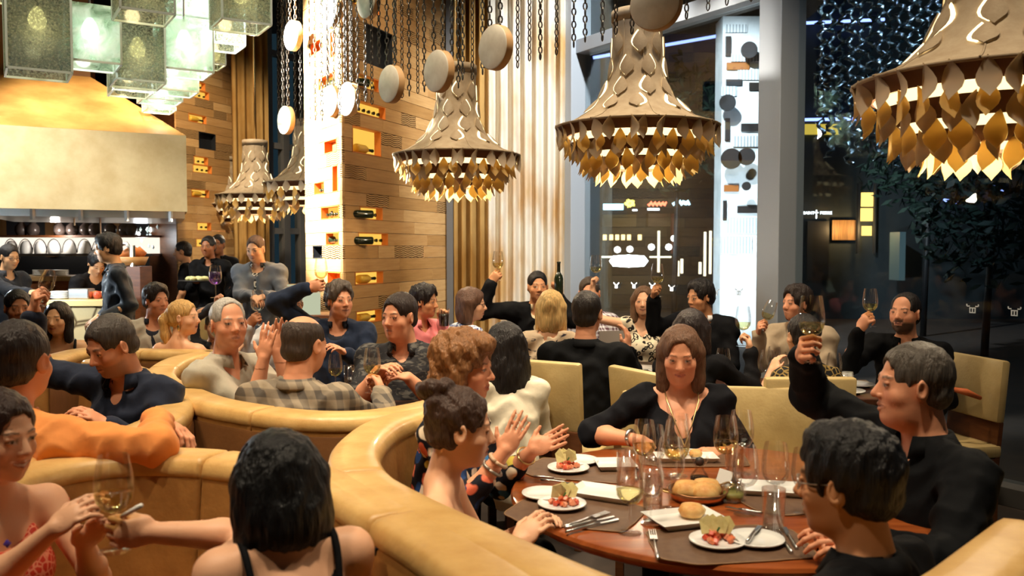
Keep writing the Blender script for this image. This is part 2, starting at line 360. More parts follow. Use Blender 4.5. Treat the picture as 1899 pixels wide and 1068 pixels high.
wood_face(tw, KL, K, 0, 5.0, [(595, 392, 628, 413, 'row'), (604, 436, 628, 458, 'row'), (607, 503, 631, 527, 'plain'), (601, 252, 624, 277, 'plain'), (616, 298, 626, 366, 'plain'),
    (582, 338, 601, 350, 'row'), (590, 145, 621, 167, 'row'), (612, 55, 622, 108, 'plain'), (576, 82, 597, 104, 'plain'), (580, 458, 597, 476, 'dark')], 1, seed=5, tones=('oak3', 'oak3', 'oak'), lab='pale column side')
# ---- second wood column at the back
K2 = at(330, 462, 12.0).xy; K2R = at(470, 462, 13.6).xy
t2 = empty('wall_column_back', (0, 0, 0)); struct(t2)
MB().prism([K2 + Vector((-.2, .5)), K2R + Vector((-.1, .5)), K2R + Vector((-.9, 1.2)), K2 + Vector((-.9, 1.2))], 0, CEIL).build('core', M['walnut'], t2)
wood_face(t2, K2, K2R, 0, 5.2, [(355, 148, 381, 160, 'ends'), (353, 170, 388, 185, 'ends'), (350, 209, 383, 222, 'lie'), (369, 247, 400, 273, 'dark'), (360, 285, 386, 298, 'ends'),
    (358, 309, 393, 323, 'ends'), (355, 346, 388, 360, 'lie'), (366, 420, 392, 434, 'ends'), (364, 444, 390, 457, 'ends')], 1, seed=9, lab='back column')
# ---- window wall on the right
WP = Vector((2.21, 7.0)); WD = Vector((-.66, 1.0)).normalized(); WN = Vector((-WD[1], WD[0])) ; WANG = math.atan2(WD[1], WD[0])
if WN.dot(-WP) < 0: WN = -WN
def wt(px):                                # distance along the window line for a pixel column
    r = ray(px, 462); a = r[0] / r[1]; return (a * WP[1] - WP[0]) / (WD[0] - a * WD[1])
def wpt(t, off=0): return WP + WD * t + WN * off
def wbox(name, m, parent, t0, t1, z0, z1, off, dep, bevel=.004):
    c = wpt((t0 + t1) / 2, off); return MB().box((0, 0, 0), (t1 - t0, dep, z1 - z0)).build(name, m, parent, bevel=bevel, loc=(c[0], c[1], (z0 + z1) / 2), rot=(0, 0, WANG))
tA = wt(1074); tB = 0.0; tEnd = -7.5
HT = 3.66
win = {}
for i, (t0, t1) in enumerate(((tB, tA), (-2.9, tB), (-5.8, -2.9), (tA, tA + 3.0))):
    wv = struct(empty('window_%d' % (i + 1), (0, 0, 0))); win[i] = wv
    wbox('pane', M['pane'], wv, t0 + .1, t1 - .1, .12, HT, 0, .012, 0)
    wbox('pane', M['pane'], wv, t0 + .1, t1 - .1, HT + .14, CEIL, 0, .012, 0)
    wbox('transom', M['frame'], wv, t0 + .1, t1 - .1, HT, HT + .14, .03, .2) if i in (0, 3) else None
    wbox('sill', M['framed'], wv, t0, t1, 0, .12, .03, .22)
    wbox('mullion', M['frame'], wv, t1 - .1, t1 + .1, 0, CEIL, .06, .26) if i != 1 else wbox('mullion', M['frame'], wv, -.11, .11, 0, CEIL, .06, .30, .006)
# small frosted ox-head marks in a row on the glass
ox = MB()
for (x, z, a, b) in ((0, 0, .07, .012), (-.028, -.026, .012, .05), (.028, -.026, .012, .05), (0, -.05, .066, .012), (0, -.025, .012, .05), (-.045, .018, .03, .012), (.045, .018, .03, .012), (-.062, .03, .012, .022), (.062, .03, .012, .022)):
    ox.box((x, 0, z), (a, .003, b))
oxm = ox.mesh('mark'); oxm.materials.append(mat('frosted_mark', (.75, .82, .88), .8))
for px, py in ((1145, 528), (1178, 528), (1212, 529), (1248, 533), (1330, 540), (1373, 540), (1412, 541), (1808, 571), (1886, 576)):
    t = wt(px); q = wpt(t, .012); z = EYE + ray(px, py)[2] * q[1] / ray(px, py)[1]
    link('etched_mark', oxm, None, win[0 if t > 0 else (1 if t > -2.9 else 2)], (q[0], q[1], z), (0, 0, WANG), (.62, 1, .62))
# ---- curtains
def curtain_mat(name, a, b):
    m, nt, N = nodes(name); L = nt.links.new; out = N('OutputMaterial'); d = N('BsdfDiffuse'); t = N('BsdfTranslucent'); mx = N('MixShader', i_0=.3)
    tc = N('TexCoord'); mp = N('Mapping', i_Scale=(1, 1, .55)); L(tc.outputs['Object'], mp.inputs[0]); nz = N('TexNoise', i_Scale=2.2, i_Detail=5.0); L(mp.outputs[0], nz.inputs[0])
    r = N('MapRange', i_1=.42, i_2=.66); L(nz.outputs[0], r.inputs[0]); c = N('MixRGB'); c.inputs[1].default_value = c4(a); c.inputs[2].default_value = c4(b); L(r.outputs[0], c.inputs[0])
    L(c.outputs[0], d.inputs[0]); L(c.outputs[0], t.inputs[0]); L(d.outputs[0], mx.inputs[1]); L(t.outputs[0], mx.inputs[2]); L(mx.outputs[0], out.inputs[0]); return m
M['cream_curtain'] = curtain_mat('cream_curtain', srgb(228, 220, 204), srgb(204, 166, 110))
M['gold_curtain'] = curtain_mat('gold_curtain', srgb(186, 150, 92), srgb(150, 108, 54))
def curtain(name, p0, p1, z1, m, folds, amp, label, seed=0):
    p0 = Vector(p0); p1 = Vector(p1); d = (p1 - p0); Lg = d.length; d /= Lg; n = Vector((d[1], -d[0])); rn = random.Random(seed); nu = folds * 10; V = []; Q = []
    ph = [rn.uniform(-.6, .6) for _ in range(folds + 1)]; am = [rn.uniform(.6, 1.2) for _ in range(folds + 1)]
    zs = [0.01, .8, 1.6, 2.4, 3.2, 4.0, z1]
    for k, z in enumerate(zs):
        for i in range(nu + 1):
            f = i / nu * folds; j = int(min(f, folds - 1)); s = math.sin(2 * PI * f + ph[j] * .4 + .15 * math.sin(z * 1.3 + j)); s = math.copysign(abs(s) ** .7, s)
            p = p0 + d * (i / nu * Lg) + n * s * amp * am[j]; V.append((p[0], p[1], z))
    for k in range(len(zs) - 1):
        for i in range(nu): a = k * (nu + 1) + i; Q.append((a, a + 1, a + nu + 2, a + nu + 1))
    o = link(name, npmesh(name, V, Q), m); o.modifiers.new('thick', 'SOLIDIFY').thickness = .006
    return tag(o, label, 'curtain')
cR = wpt(tA - .05, .16)
c0 = KR + Vector((.06, -.02)); cm = at(905, 462, 9.25).xy
curtain('curtain', c0, cm, 5.9, M['gold_curtain'], 4, .06, 'narrow golden curtain folded beside the wood column', 1)
curtain('curtain', cm, cR, 5.9, M['cream_curtain'], 7, .06, 'tall cream curtain with golden stains beside the dark window', 2)
struct(MB().box((KR[0] + .02, KR[1] - .06, CEIL / 2), (.07, .07, CEIL)).build('trim_1', M['framed']))
g0 = at(434, 462, 12.6).xy; g1 = at(500, 462, 12.9).xy
curtain('curtain', g0, g1, 5.9, M['gold_curtain'], 4, .06, 'golden curtain hanging beside the back wood column', 3)
# dark glazing between the columns
wv = struct(empty('window_5', (0, 0, 0)))
q0 = at(498, 462, 13.2).xy; q1 = at(640, 462, 14.4).xy; dd = (q1 - q0); a5 = math.atan2(dd[1], dd[0]); L5 = dd.length
for i in range(6):
    c = q0 + dd * (i / 5); MB().box((0, 0, 0), (.12, .14, CEIL)).build('mullion', M['framed'], wv, loc=(c[0], c[1], CEIL / 2), rot=(0, 0, a5), bevel=.005)
for z in (.5, 1.9, 3.2, 4.6):
    c = q0 + dd * .5; MB().box((0, 0, 0), (L5, .1, .09)).build('transom', M['framed'], wv, loc=(c[0], c[1], z), rot=(0, 0, a5))
c = q0 + dd * .5; MB().box((0, 0, 0), (L5, .012, CEIL)).build('pane', M['pane'], wv, loc=(c[0], c[1], CEIL / 2), rot=(0, 0, a5))
# ================================================================== night street outside
M['facade'] = mat('facade', (.012, .02, .024), .7, col2=(.02, .03, .035), ns=2)
M['facade2'] = mat('facade_brown', (.012, .015, .018), .7)
def ext_box(name, m, x0, x1, y0, y1, z0, z1, parent=None): return MB().box(((x0 + x1) / 2, (y0 + y1) / 2, (z0 + z1) / 2), (x1 - x0, y1 - y0, z1 - z0)).build(name, m, parent)
def pxbox(name, m, x0, y0, x1, y1, Z, dep, parent=None):
    a = at(x0, y1, Z); b = at(x1, y0, Z); return MB().box(((a.x + b.x) / 2, Z + dep / 2, (a.z + b.z) / 2), (b.x - a.x, dep, b.z - a.z)).build(name, m, parent)
struct(MB().box((12, 22, -.06), (30, 36, .08)).build('ground_street', mat('asphalt', (.015, .016, .018), .5)))
b1 = empty('building', (5, 20, 0), 0, 'dark building across the street with lit doorway and white sign', 'building'); iv = Matrix.Translation((-5, -20, 0))
def under(o, par):
    o.parent = par; o.matrix_parent_inverse = Matrix.Translation(-Vector(par.location)); return o
warmw = emit('lit_window', (1.0, .62, .16), 1.6)
under(pxbox('wall', M['facade'], 1470, -220, 2300, 640, 20, 3), b1)
for (x0, y0, x1, y1) in ((1598, 357, 1620, 383), (1597, 386, 1619, 410), (1599, 419, 1617, 437)): under(pxbox('window', warmw, x0, y0, x1, y1, 19.95, .05), b1)
under(pxbox('pillar', M['facade2'], 1590, 340, 1596, 470, 19.8, .1), b1); under(pxbox('pillar', M['facade2'], 1621, 340, 1626, 470, 19.8, .1), b1)
under(pxbox('door', M['black'], 1496, 410, 1538, 520, 19.9, .1), b1)
lw = mat('lit_shutter', (.30, .16, .05), .6, col2=(.16, .08, .03), ns=6, stretch=(8, 8, .3))
under(pxbox('shutter', lw, 1543, 408, 1590, 445, 19.9, .1), b1); under(pxbox('shutter', lw, 1474, 408, 1486, 450, 19.9, .1), b1)
under(pxbox('balcony_light', emit('balcony_glow', (1, .72, .1), .5), 1484, 230, 1560, 249, 19.9, .06), b1)
under(pxbox('column', mat('pale_column', (.10, .16, .17), .5), 1667, 430, 1680, 520, 19.0, .5), b1)
for q in (1560, 1604): point('street_wall_lamp', at(q, 425, 19.6), 14, (1, .6, .25), .05)
def text(body, px, py, Z, hpx, m, par=None, name='lettering'):
    cu = bpy.data.curves.new(name, 'FONT'); cu.body = body; cu.size = hpx / F * Z * 1.35; cu.align_x = 'CENTER'; cu.align_y = 'CENTER'; cu.extrude = .01
    o = bpy.data.objects.new(name, cu); C.objects.link(o); bpy.context.view_layer.update()
    dg = bpy.context.evaluated_depsgraph_get(); me = bpy.data.meshes.new_from_object(o.evaluated_get(dg)); bpy.data.objects.remove(o)
    o = link(name, me, m); me.materials.clear(); me.materials.append(m)
    o.location = at(px, py, Z); o.rotation_euler = (PI / 2, 0, 0)
    if par: under(o, par)
    return o
sg = emit('sign_white', (.9, .97, 1), 3.0)
text('SAINT', 1500, 395, 19.6, 5.6, sg, b1); text('PIERRE', 1532, 395, 19.6, 5.6, sg, b1); text('†', 1514, 396, 19.6, 13, sg, b1)
b2 = empty('building', (2.2, 24, 0), 0, 'neon fronted bar building seen through the left window', 'building')
under(pxbox('wall', M['facade2'], 1020, 250, 1470, 640, 24, 3), b2); under(pxbox('upper_wall', M['facade'], 1020, -400, 1470, 250, 24.1, 3), b2)
under(pxbox('awning', mat('awning', (.10, .07, .03), .6), 1118, 398, 1180, 420, 23.6, .3), b2); under(pxbox('awning', mat('awning2', (.10, .06, .03), .6), 1202, 396, 1260, 420, 23.6, .3), b2)
for (x0, y0, x1, y1, cc, s) in ((1119, 378, 1156, 389, (.35, .75, 1), 5), (1201, 386, 1223, 390, (.9, .95, 1), 3), (1173, 388, 1182, 391, (.9, .95, 1), 3), (1116, 475, 1190, 478, (1, .95, .8), 3), (1205, 475, 1245, 478, (1, .9, .6), 2.5)):
    under(pxbox('light_strip', emit('neon', cc, s), x0, y0, x1, y1, 23.5, .05), b2)
def neon(pts, col, s, Z, r=.03):
    return under(MB().tube([at(x, y, Z) for x, y in pts], r, 6).build('neon_tube', emit('neon', col, s), None, True), b2)
neon([(1248 + i * 1.6, 376 + 4 * math.sin(i * 1.4)) for i in range(20)], (.45, .8, 1), 5, 23.4)
neon([(1202 + i * 1.8, 378 + 3.6 * math.sin(i * 1.6)) for i in range(20)], (1, .16, .08), 3.5, 23.4)
neon([(1168 + (5 + 3 * math.sin(i * 1.25 * 2)) * 1.3 * math.cos(i * .25), 377 + (5 + 3 * math.sin(i * 1.25 * 2)) * math.sin(i * .25)) for i in range(26)], (1, .8, .12), 4, 23.4)
for px in (1122, 1134, 1145, 1156, 1167, 1187): under(pxbox('lantern', emit('lantern_warm', (1, .7, .25), 3.0), px - 3, 435, px + 3, 445, 23, .12), b2)
for (x, y0, y1) in ((1222, 428, 505), (1258, 484, 512), (1265, 480, 507), (1299, 486, 508), (1308, 430, 512), (1318, 428, 508)): under(pxbox('light_tube', emit('tube_warm', (1, .85, .55), 2.2), x - 2, y0, x + 2, y1, 22.6, .1), b2)
for (x, y) in ((1145, 463), (1168, 462), (1208, 458), (1240, 458), (1250, 442)): under(link('globe', MB().lathe([(0, -.09), (.07, -.06), (.09, 0), (.07, .06), (0, .09)], 12).mesh('globe', True), emit('globe_white', (1, .97, .9), 4)), b2).location = at(x, y, 22.8)
under(pxbox('red_wall', mat('red_wall', (.16, .04, .03), .6), 1246, 396, 1258, 470, 23.3, .2), b2)
fl = link('flood_lamp', MB().lathe([(0, -.12), (.16, -.1), (.2, 0), (.16, .1), (0, .12)], 18).mesh('flood', True), emit('flood_white', (.8, .95, 1), 40)); fl.location = at(1166, 484, 17); fl.scale = (1.9, .5, 1)
tag(fl, 'glaring white floodlight outside the left window', 'lamp')
for (x0, y0, x1, y1, Z, par) in ((1100, 107, 1438, 48, 23.6, b2), (1488, 43, 1640, 36, 19.7, b1), (1750, 371, 1776, 375, 19.7, b1), (1830, 344, 1862, 352, 19.7, b1), (1492, 222, 1600, 220, 19.7, b1)):
    under(MB().tube([at(x0, y0, Z), at(x1, y1, Z)], .0017 * Z, 6).build('blue_strip_and_reflection', emit('led_blue', (.25, .35, 1), 2.4), None, True), par)  # the long upper strips stand in for LED reflections in the glass
# rippling silver strands outside the right window
stm = mat('silver_strand', (.34, .42, .45), .2, 1, bump=.9, bs=14, bstretch=(1, 1, 5))
for i in range(15):
    x = 1522 + i * 18; V = []; Q = []; Z = 11.5 + (i % 3) * .3; n = 90; ztop = at(x, -120, Z).z; zb = at(x, 255 + (i * 37) % 60 - (70 if i > 10 else 0), Z).z
    for k in range(n + 1):
        z = ztop + (zb - ztop) * k / n; xx = at(x, 200, Z).x + .04 * math.sin(k * 1.1 + i); ww = .035 + .022 * math.sin(k * 2.3 + i)
        for s in (-1, 0, 1): V.append((xx + s * ww, Z + .05 * math.sin(k * 1.7 + s * 1.2 + i), z))
    for k in range(n):
        for s in (0, 1): a = k * 3 + s; Q.append((a, a + 1, a + 4, a + 3))
    o = link('silver_strand', npmesh('silver_strand', V, Q), stm); o.modifiers.new('t', 'SOLIDIFY').thickness = .01
    tag(o, 'rippling silver strand hanging outside the right window', 'hanging strand', 'silver strands outside the right window')
spot('strand_fill', (6.0, 9.6, 5.4), (5.0, 11.5, 3.8), 260, (.6, .8, 1), 80, .5, .05)  # added unseen spot that brightens the strands
# dark trees outside
lfm = mat('night_leaf', (.012, .03, .02), .6)
def tree(px, py, Z, R, seed, label):
    rn = random.Random(seed); root = empty('tree', at(px, 462, Z).xy.to_3d(), 0, label, 'tree'); c = at(px, py, Z); MB().tube([(0, 0, 0), (.05, 0, c.z * .6), (0, 0, c.z)], [.06, .05, .02], 8).build('trunk', M['black'], root, True)
    V = []; Q = []
    for k in range(900):
        d = Vector((rn.gauss(0, 1), rn.gauss(0, 1), rn.gauss(0, .8))).normalized() * R * rn.random() ** .4; u = Vector((rn.gauss(0, 1), rn.gauss(0, 1), rn.gauss(0, 1))).normalized(); v = u.orthogonal().normalized(); s = .12
        p = d + Vector((0, 0, c.z)); b = len(V); V += [p + u * s, p + v * s * .4, p - u * s, p - v * s * .4]; Q.append((b, b + 1, b + 2, b + 3))
    o = link('foliage', npmesh('foliage', [tuple(v) for v in V], Q, False), lfm, root)
tree(1715, 290, 16, 1.2, 4, 'dark leafy tree outside behind the silver strands'); tree(1830, 400, 13, 1.1, 6, 'dark leafy tree outside the far right window edge'); tree(1250, 230, 17, 1.4, 8, 'dark tree crown outside behind the middle chandelier')

# made-up tower outside, standing in for a bright reflection in the glass
b3 = empty('building', at(1380, 462, 14.5).xy.to_3d(), 0, 'made-up white tower standing in for a reflection in the left window', 'building'); wt_ = mat('reflection_white', srgb(226, 232, 234), .7, col2=srgb(196, 204, 206), ns=3)
under(pxbox('wall', wt_, 1334, 30, 1424, 640, 14.5, .5), b3); dk = mat('reflected_niche_dark', (.02, .016, .014), .4); og = mat('reflected_niche_amber', (.30, .10, .02), .4)
for (x0, y0, x1, y1, m_) in ((1346, 67, 1356, 104, dk), (1348, 116, 1390, 129, og), (1347, 147, 1376, 158, dk), (1390, 153, 1423, 167, dk), (1345, 219, 1354, 260, dk), (1375, 229, 1407, 243, dk), (1343, 343, 1370, 355, og), (1341, 372, 1348, 409, dk), (1368, 382, 1412, 395, dk)): under(pxbox('reflected_niche', m_, x0, y0, x1, y1, 14.46, .05), b3)
gr_ = pattern('reflected_panel', 'stripe', srgb(150, 160, 164), srgb(235, 240, 242), 6)
for (x0, y0, x1, y1) in ((1346, 45, 1386, 60), (1356, 100, 1412, 114), (1368, 128, 1420, 148), (1338, 160, 1366, 178), (1360, 252, 1410, 272), (1350, 405, 1424, 432), (1336, 440, 1395, 470)): under(pxbox('reflected_panel', gr_, x0, y0, x1, y1, 14.47, .04), b3)
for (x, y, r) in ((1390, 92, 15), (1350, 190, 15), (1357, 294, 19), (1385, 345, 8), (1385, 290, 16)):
    o = MB().tube([(0, 0, 0), (0, .05, 0)], r / F * 14.2, 24).build('reflected_disc', dk, None); o.location = at(x, y, 14.2); under(o, b3)
spot('reflection_tower_fill', (1.9, 11.2, 6.0), (3.9, 14.5, 3.2), 1700, (.85, .95, 1), 60, .6, .1); spot('reflection_tower_fill_low', (2.4, 11.6, .6), (3.9, 14.5, 1.6), 700, (.85, .95, 1), 60, .6, .1)  # added unseen floods that brighten the made-up reflection tower
# ================================================================== chandeliers
M['leaf'] = (lambda: 0)
def leafmat(name, a, b, tr):
    m, nt, N = nodes(name); L = nt.links.new; out = N('OutputMaterial'); d = N('BsdfDiffuse'); t = N('BsdfTranslucent'); t.inputs[0].default_value = c4(b); mx = N('MixShader', i_0=tr)
    tc = N('TexCoord'); nz = N('TexNoise', i_Scale=12.0, i_Detail=5.0); L(tc.outputs['Object'], nz.inputs[0]); c = N('MixRGB'); c.inputs[1].default_value = c4(a); c.inputs[2].default_value = c4([v * .78 for v in a]); L(nz.outputs[0], c.inputs[0]); L(c.outputs[0], d.inputs[0])
    L(d.outputs[0], mx.inputs[1]); L(t.outputs[0], mx.inputs[2]); L(mx.outputs[0], out.inputs[0]); return m
M['leafg'] = leafmat('leaf_grey', srgb(214, 200, 178), srgb(240, 208, 150), .3)
M['leafy'] = leafmat('leaf_gold', srgb(240, 212, 150), srgb(255, 226, 150), .55)
M['glow'] = emit('lamp_diffuser', (1.0, .74, .36), 1.6)
M['slot'] = emit('lamp_slot', (1.0, .78, .42), 2.2)
def leaf_mesh(name, m, w=.1, l=.17, bend=.02):
    prof = [(0, 0.0), (.30, .10), (.62, .25), (.92, .42), (1.0, .56), (.86, .70), (.52, .82), (.26, .90), (0, 1.0)]
    V = []; Fc = []
    for (a, t) in prof:
        y = bend * math.sin(PI * t); V += [(-a * w / 2, y + .012 * a, -t * l), (0, y, -t * l), (a * w / 2, y + .012 * a, -t * l)]
    for i in range(len(prof) - 1):
        for s in (0, 1): b = i * 3 + s; Fc.append((b, b + 1, b + 4, b + 3))
    n = len(V); V2 = V + [(x, y + .003, z) for x, y, z in V]; F2 = Fc + [tuple(i + n for i in f[::-1]) for f in Fc]
    me = npmesh(name, V2, F2); me.materials.append(m); return me
LG = leaf_mesh('leaf_grey', M['leafg']); LY = leaf_mesh('leaf_gold', M['leafy']); LF = leaf_mesh('flap', M['felt'], .088, .134, -.004); LS = leaf_mesh('slot', M['slot'], .080, .122, .0)
BELL = [(.150, .69), (.155, .62), (.150, .60), (.150, .50), (.155, .40), (.168, .31), (.195, .225), (.24, .15), (.305, .085), (.385, .035), (.46, .008), (.5, 0)]
def bell_r(z):
    for (r0, z0), (r1, z1) in zip(BELL, BELL[1:]):
        if z1 <= z <= z0: t = (z - z1) / max(1e-6, z0 - z1); return r1 + (r0 - r1) * t
    return .15
bellm = MB().lathe(BELL + [(.49, -.012)], 48).mesh('bell', True)
bellm.materials.append(M['felt'])
def chandelier(px, py, Z, D, label, detail=1, spin=0, power=70, slots=True):
    c = at(px, py, Z); root = empty('chandelier', c, spin, label, 'chandelier', 'bell shaped leaf chandeliers'); s = D
    o = link('bell_shade', bellm, None, root, scale=(s, s, s)); md = o.modifiers.new('t', 'SOLIDIFY'); md.thickness = .008
    MB().lathe([(.153 * s, .625 * s), (.158 * s, .62 * s), (.158 * s, .69 * s), (.15 * s, .695 * s)], 40).build('neck_band', M['felt'], root, True)
    for k in range(8):
        a = k * PI / 4; pts = [(r * s * math.cos(a) * 1.006, r * s * math.sin(a) * 1.006, z * s) for r, z in BELL[1:]]
        MB().tube(pts, .004, 5).build('seam', M['felt'], root, True)
    # stepped underside: shade bands with glowing gaps between them
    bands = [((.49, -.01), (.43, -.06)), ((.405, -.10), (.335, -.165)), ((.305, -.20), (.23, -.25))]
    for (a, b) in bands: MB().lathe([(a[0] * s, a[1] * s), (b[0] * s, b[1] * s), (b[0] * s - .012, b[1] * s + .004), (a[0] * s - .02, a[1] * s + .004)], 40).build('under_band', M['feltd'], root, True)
    MB().lathe([(.415 * s, -.06 * s), (.32 * s, -.15 * s), (.22 * s, -.235 * s), (.0, -.24 * s)], 32).build('diffuser', M['glow'], root, True)
    def hang(me, n, r, z, ph, tilt, sc, name='leaf'):
        rn = random.Random(int(r * 1000) + n)
        for k in range(n):
            a = 2 * PI * (k + ph) / n + rn.uniform(-.04, .04); yaw = rn.uniform(-.9, .9)
            link(name, me, None, root, (r * s * math.cos(a), r * s * math.sin(a), z * s), (tilt + rn.uniform(-.12, .12), rn.uniform(-.08, .08), a - PI / 2 + PI + yaw), (s * sc * .8,) * 3)
    n1 = 30 if detail else 21
    hang(LG, n1, .5, 0.005, 0, .10, 1.0); hang(LY, n1 - 4, .455, -.06, .5, .0, .95); hang(LG, n1 - 6, .41, -.09, 0, .08, 1.0); hang(LY, n1 - 9, .36, -.155, .5, 0, 1.0); hang(LG, n1 - 10, .31, -.19, 0, .05, 1.0); hang(LY, n1 - 13, .25, -.225, .5, 0, .95)
    if slots:                                  # leaf-shaped openings with a flap standing off each
        for j, (z, n) in enumerate(((.55, 7), (.41, 7), (.28, 8), (.17, 9))):
            for k in range(n):
                a = 2 * PI * (k + .5 * (j % 2)) / n; r = bell_r(z - .04); rt = bell_r(z); rb = bell_r(z - .1); tl = math.atan2(rb - rt, .1)
                for me, off, nm, ex, sh in ((LS, .006, 'light_slot', 0, 0), (LF, .010, 'flap', .015, .075 * (1 if (k + j) % 3 else -1))):
                    rr = rt * s + off + .004; aa = a + sh
                    link(nm, me, None, root, (rr * math.cos(aa), rr * math.sin(aa), z * s), (-(tl) - ex, 0, aa - PI / 2 + PI), (s,) * 3)
    MB().tube([(0, 0, .69 * s), (0, 0, CEIL - c.z)], .012, 6).build('cable', M['brass'], root, True)
    MB().lathe([(.0, .66 * s), (.15 * s, .66 * s), (.15 * s, .67 * s), (0, .68 * s)], 24).build('top_plate', M['felt'], root)
    point('chandelier_lamp', (0, 0, -.02 * s - .0), power, WARM, .06, root)
    point('chandelier_under_lamp', (0, 0, -.30 * s), power * .35, WARM, .05, root)
    return root
chandelier(1842, 150, 3.42, 1.05, 'largest leaf chandelier, cut off by the right edge', 1, .2, 45)
chandelier(1181, 236, 5.55, 1.05, 'bell shaped leaf chandelier in front of the dark window', 1, .1, 60)
chandelier(847, 288, 7.1, 1.05, 'leaf chandelier hanging between wood column and cream curtain', 1, .3, 60)
chandelier(572, 340, 10.1, 1.05, 'bright leaf chandelier half hidden behind the wood column', 0, 0, 60)
chandelier(474, 362, 11.6, 1.05, 'leaf chandelier hanging in front of the golden curtain', 0, .2, 50)
chandelier(418, 380, 13.2, 1.05, 'smallest leaf chandelier before the back column', 0, .4, 45)
chandelier(312, 410, 15.5, .7, 'distant small leaf chandelier glowing beyond the kitchen', 0, .4, 30, False)
# ================================================================== discs and chains
def chain_mesh(n=60, L_=.055, r=.005):
    V = []; Fc = []; seg = 8; ns = 4
    for k in range(n):
        z0 = -k * L_ * .74; ax = k % 2; base = len(V)
        for i in range(seg):
            a = 2 * PI * i / seg; cx_ = .0125 * math.cos(a); cz_ = L_ * .42 * math.sin(a); t = Vector((-.0125 * math.sin(a), 0, L_ * .42 * math.cos(a))).normalized(); nn = t.cross(Vector((0, 1, 0)))
            for j in range(ns):
                b = 2 * PI * j / ns; p = Vector((cx_, 0, cz_)) + nn * math.cos(b) * r + Vector((0, 1, 0)) * math.sin(b) * r
                V.append((p.x, p.y, p.z + z0) if ax == 0 else (p.y, p.x, p.z + z0))
        for i in range(seg):
            for j in range(ns):
                Fc.append((base + i * ns + j, base + i * ns + (j + 1) % ns, base + (i + 1) % seg * ns + (j + 1) % ns, base + (i + 1) % seg * ns + j))
    me = npmesh('chain_links', V, Fc); me.materials.append(M['chain']); return me
CH = {}
def chain_to(root_loc, ztop, zbot, name, parent=None, loc=None):
    n = max(4, int((ztop - zbot) / .0407)); n = (n // 4) * 4 + 4
    if n not in CH: CH[n] = chain_mesh(n)
    return n
discm = MB().lathe([(0, -.025), (.130, -.025), (.135, -.02)], 40).mesh('df', True); discm.materials.append(M['disc'])
disce = MB().lathe([(.135, -.02), (.138, -.015), (.138, .03), (.13, .035), (0, .035)], 40).mesh('de', 'auto'); disce.materials.append(M['discedge'])
TOPZ = 4.6
def disc(px, py, hpx, yaw, label):
    Z = .276 * F / hpx; c = at(px, py, Z); root = empty('disc_pendant', c, 0, label, 'pendant disc', 'round hide discs hung on chains')
    R = (-PI / 2, 0, yaw)
    for nm, me in (('hide_face', discm), ('wood_rim', disce)): link(nm, me, None, root, None, R)
    dx = Vector((math.cos(yaw), math.sin(yaw), 0))
    for sgn in (-1, 1):
        n = chain_to(0, TOPZ - c.z, .12, 'c'); p = dx * .05 * sgn; link('chain', CH[n], None, root, (p.x, p.y, .12 + (n - 1) * .0407))
YW = -.85
for px, py, h, lab in ((918, 88, 82, 'largest pale disc, beside the cream curtain top'), (813, 132, 77, 'pale disc just left of the middle chandelier neck'), (725, 156, 69, 'pale disc before the wood column, below the dark square niche'), (646, 184, 62, 'pale disc at the corner of the wood column'),
                       (614, 188, 58, 'pale disc against the bright column side, low'), (613, 22, 60, 'pale disc against the bright column side, high'), (683, 2, 64, 'pale disc at the top edge before the wood column'), (543, 66, 55, 'pale disc left of the bright column, upper'),
                       (530, 223, 52, 'pale disc left of the bright column, lower'), (1216, 8, 96, 'pale disc above the chandelier at the dark window')): disc(px, py, h, YW if px < 1100 else -.5, lab)
def chain(px, pyb, Z):
    b = at(px, pyb, Z); n = chain_to(0, TOPZ, b.z, 'c'); o = link('hanging_chain', CH[n], None, None, (b.x, b.y, b.z + .03 + (n - 1) * .0407), (0, 0, RND.random()))
    w_ = 'left of the bright column' if px < 572 else 'before the bright column side' if px < 636 else 'before the wood column' if px < 832 else 'before the cream curtain' if px < 1075 else 'before the dark window'; tag(o, 'dark metal chain hanging free ' + w_, 'chain', 'chains ' + w_)
for px, pyb, Z in ((518, 250, 9.6), (523, 180, 9.4), (527, 190, 9.0), (536, 240, 9.2), (548, 230, 8.9), (558, 235, 8.6), (568, 245, 8.4), (577, 230, 8.2), (585, 225, 7.9), (597, 225, 7.4), (607, 150, 7.2), (620, 100, 7.2), (630, 215, 7.0),
                   (641, 150, 7.0), (651, 155, 7.0), (664, 205, 7.0), (678, 190, 7.0), (690, 195, 6.8), (703, 120, 6.8), (733, 115, 6.7), (746, 183, 6.6), (759, 180, 6.6), (775, 175, 6.6), (787, 172, 6.6),
                   (838, 160, 6.3), (850, 165, 6.2), (858, 150, 6.1), (876, 150, 6.1), (895, 140, 6.0), (960, 128, 5.8), (982, 115, 5.8), (1002, 113, 5.7), (1032, 104, 5.7), (1064, 90, 5.6), (1085, 80, 5.6), (1117, 78, 5.5), (1142, 66, 5.0), (1172, 66, 5.0), (1273, 38, 5.0), (1313, 22, 5.0), (1348, 12, 5.0), (1393, 5, 5.0)):
    chain(px, pyb, Z)
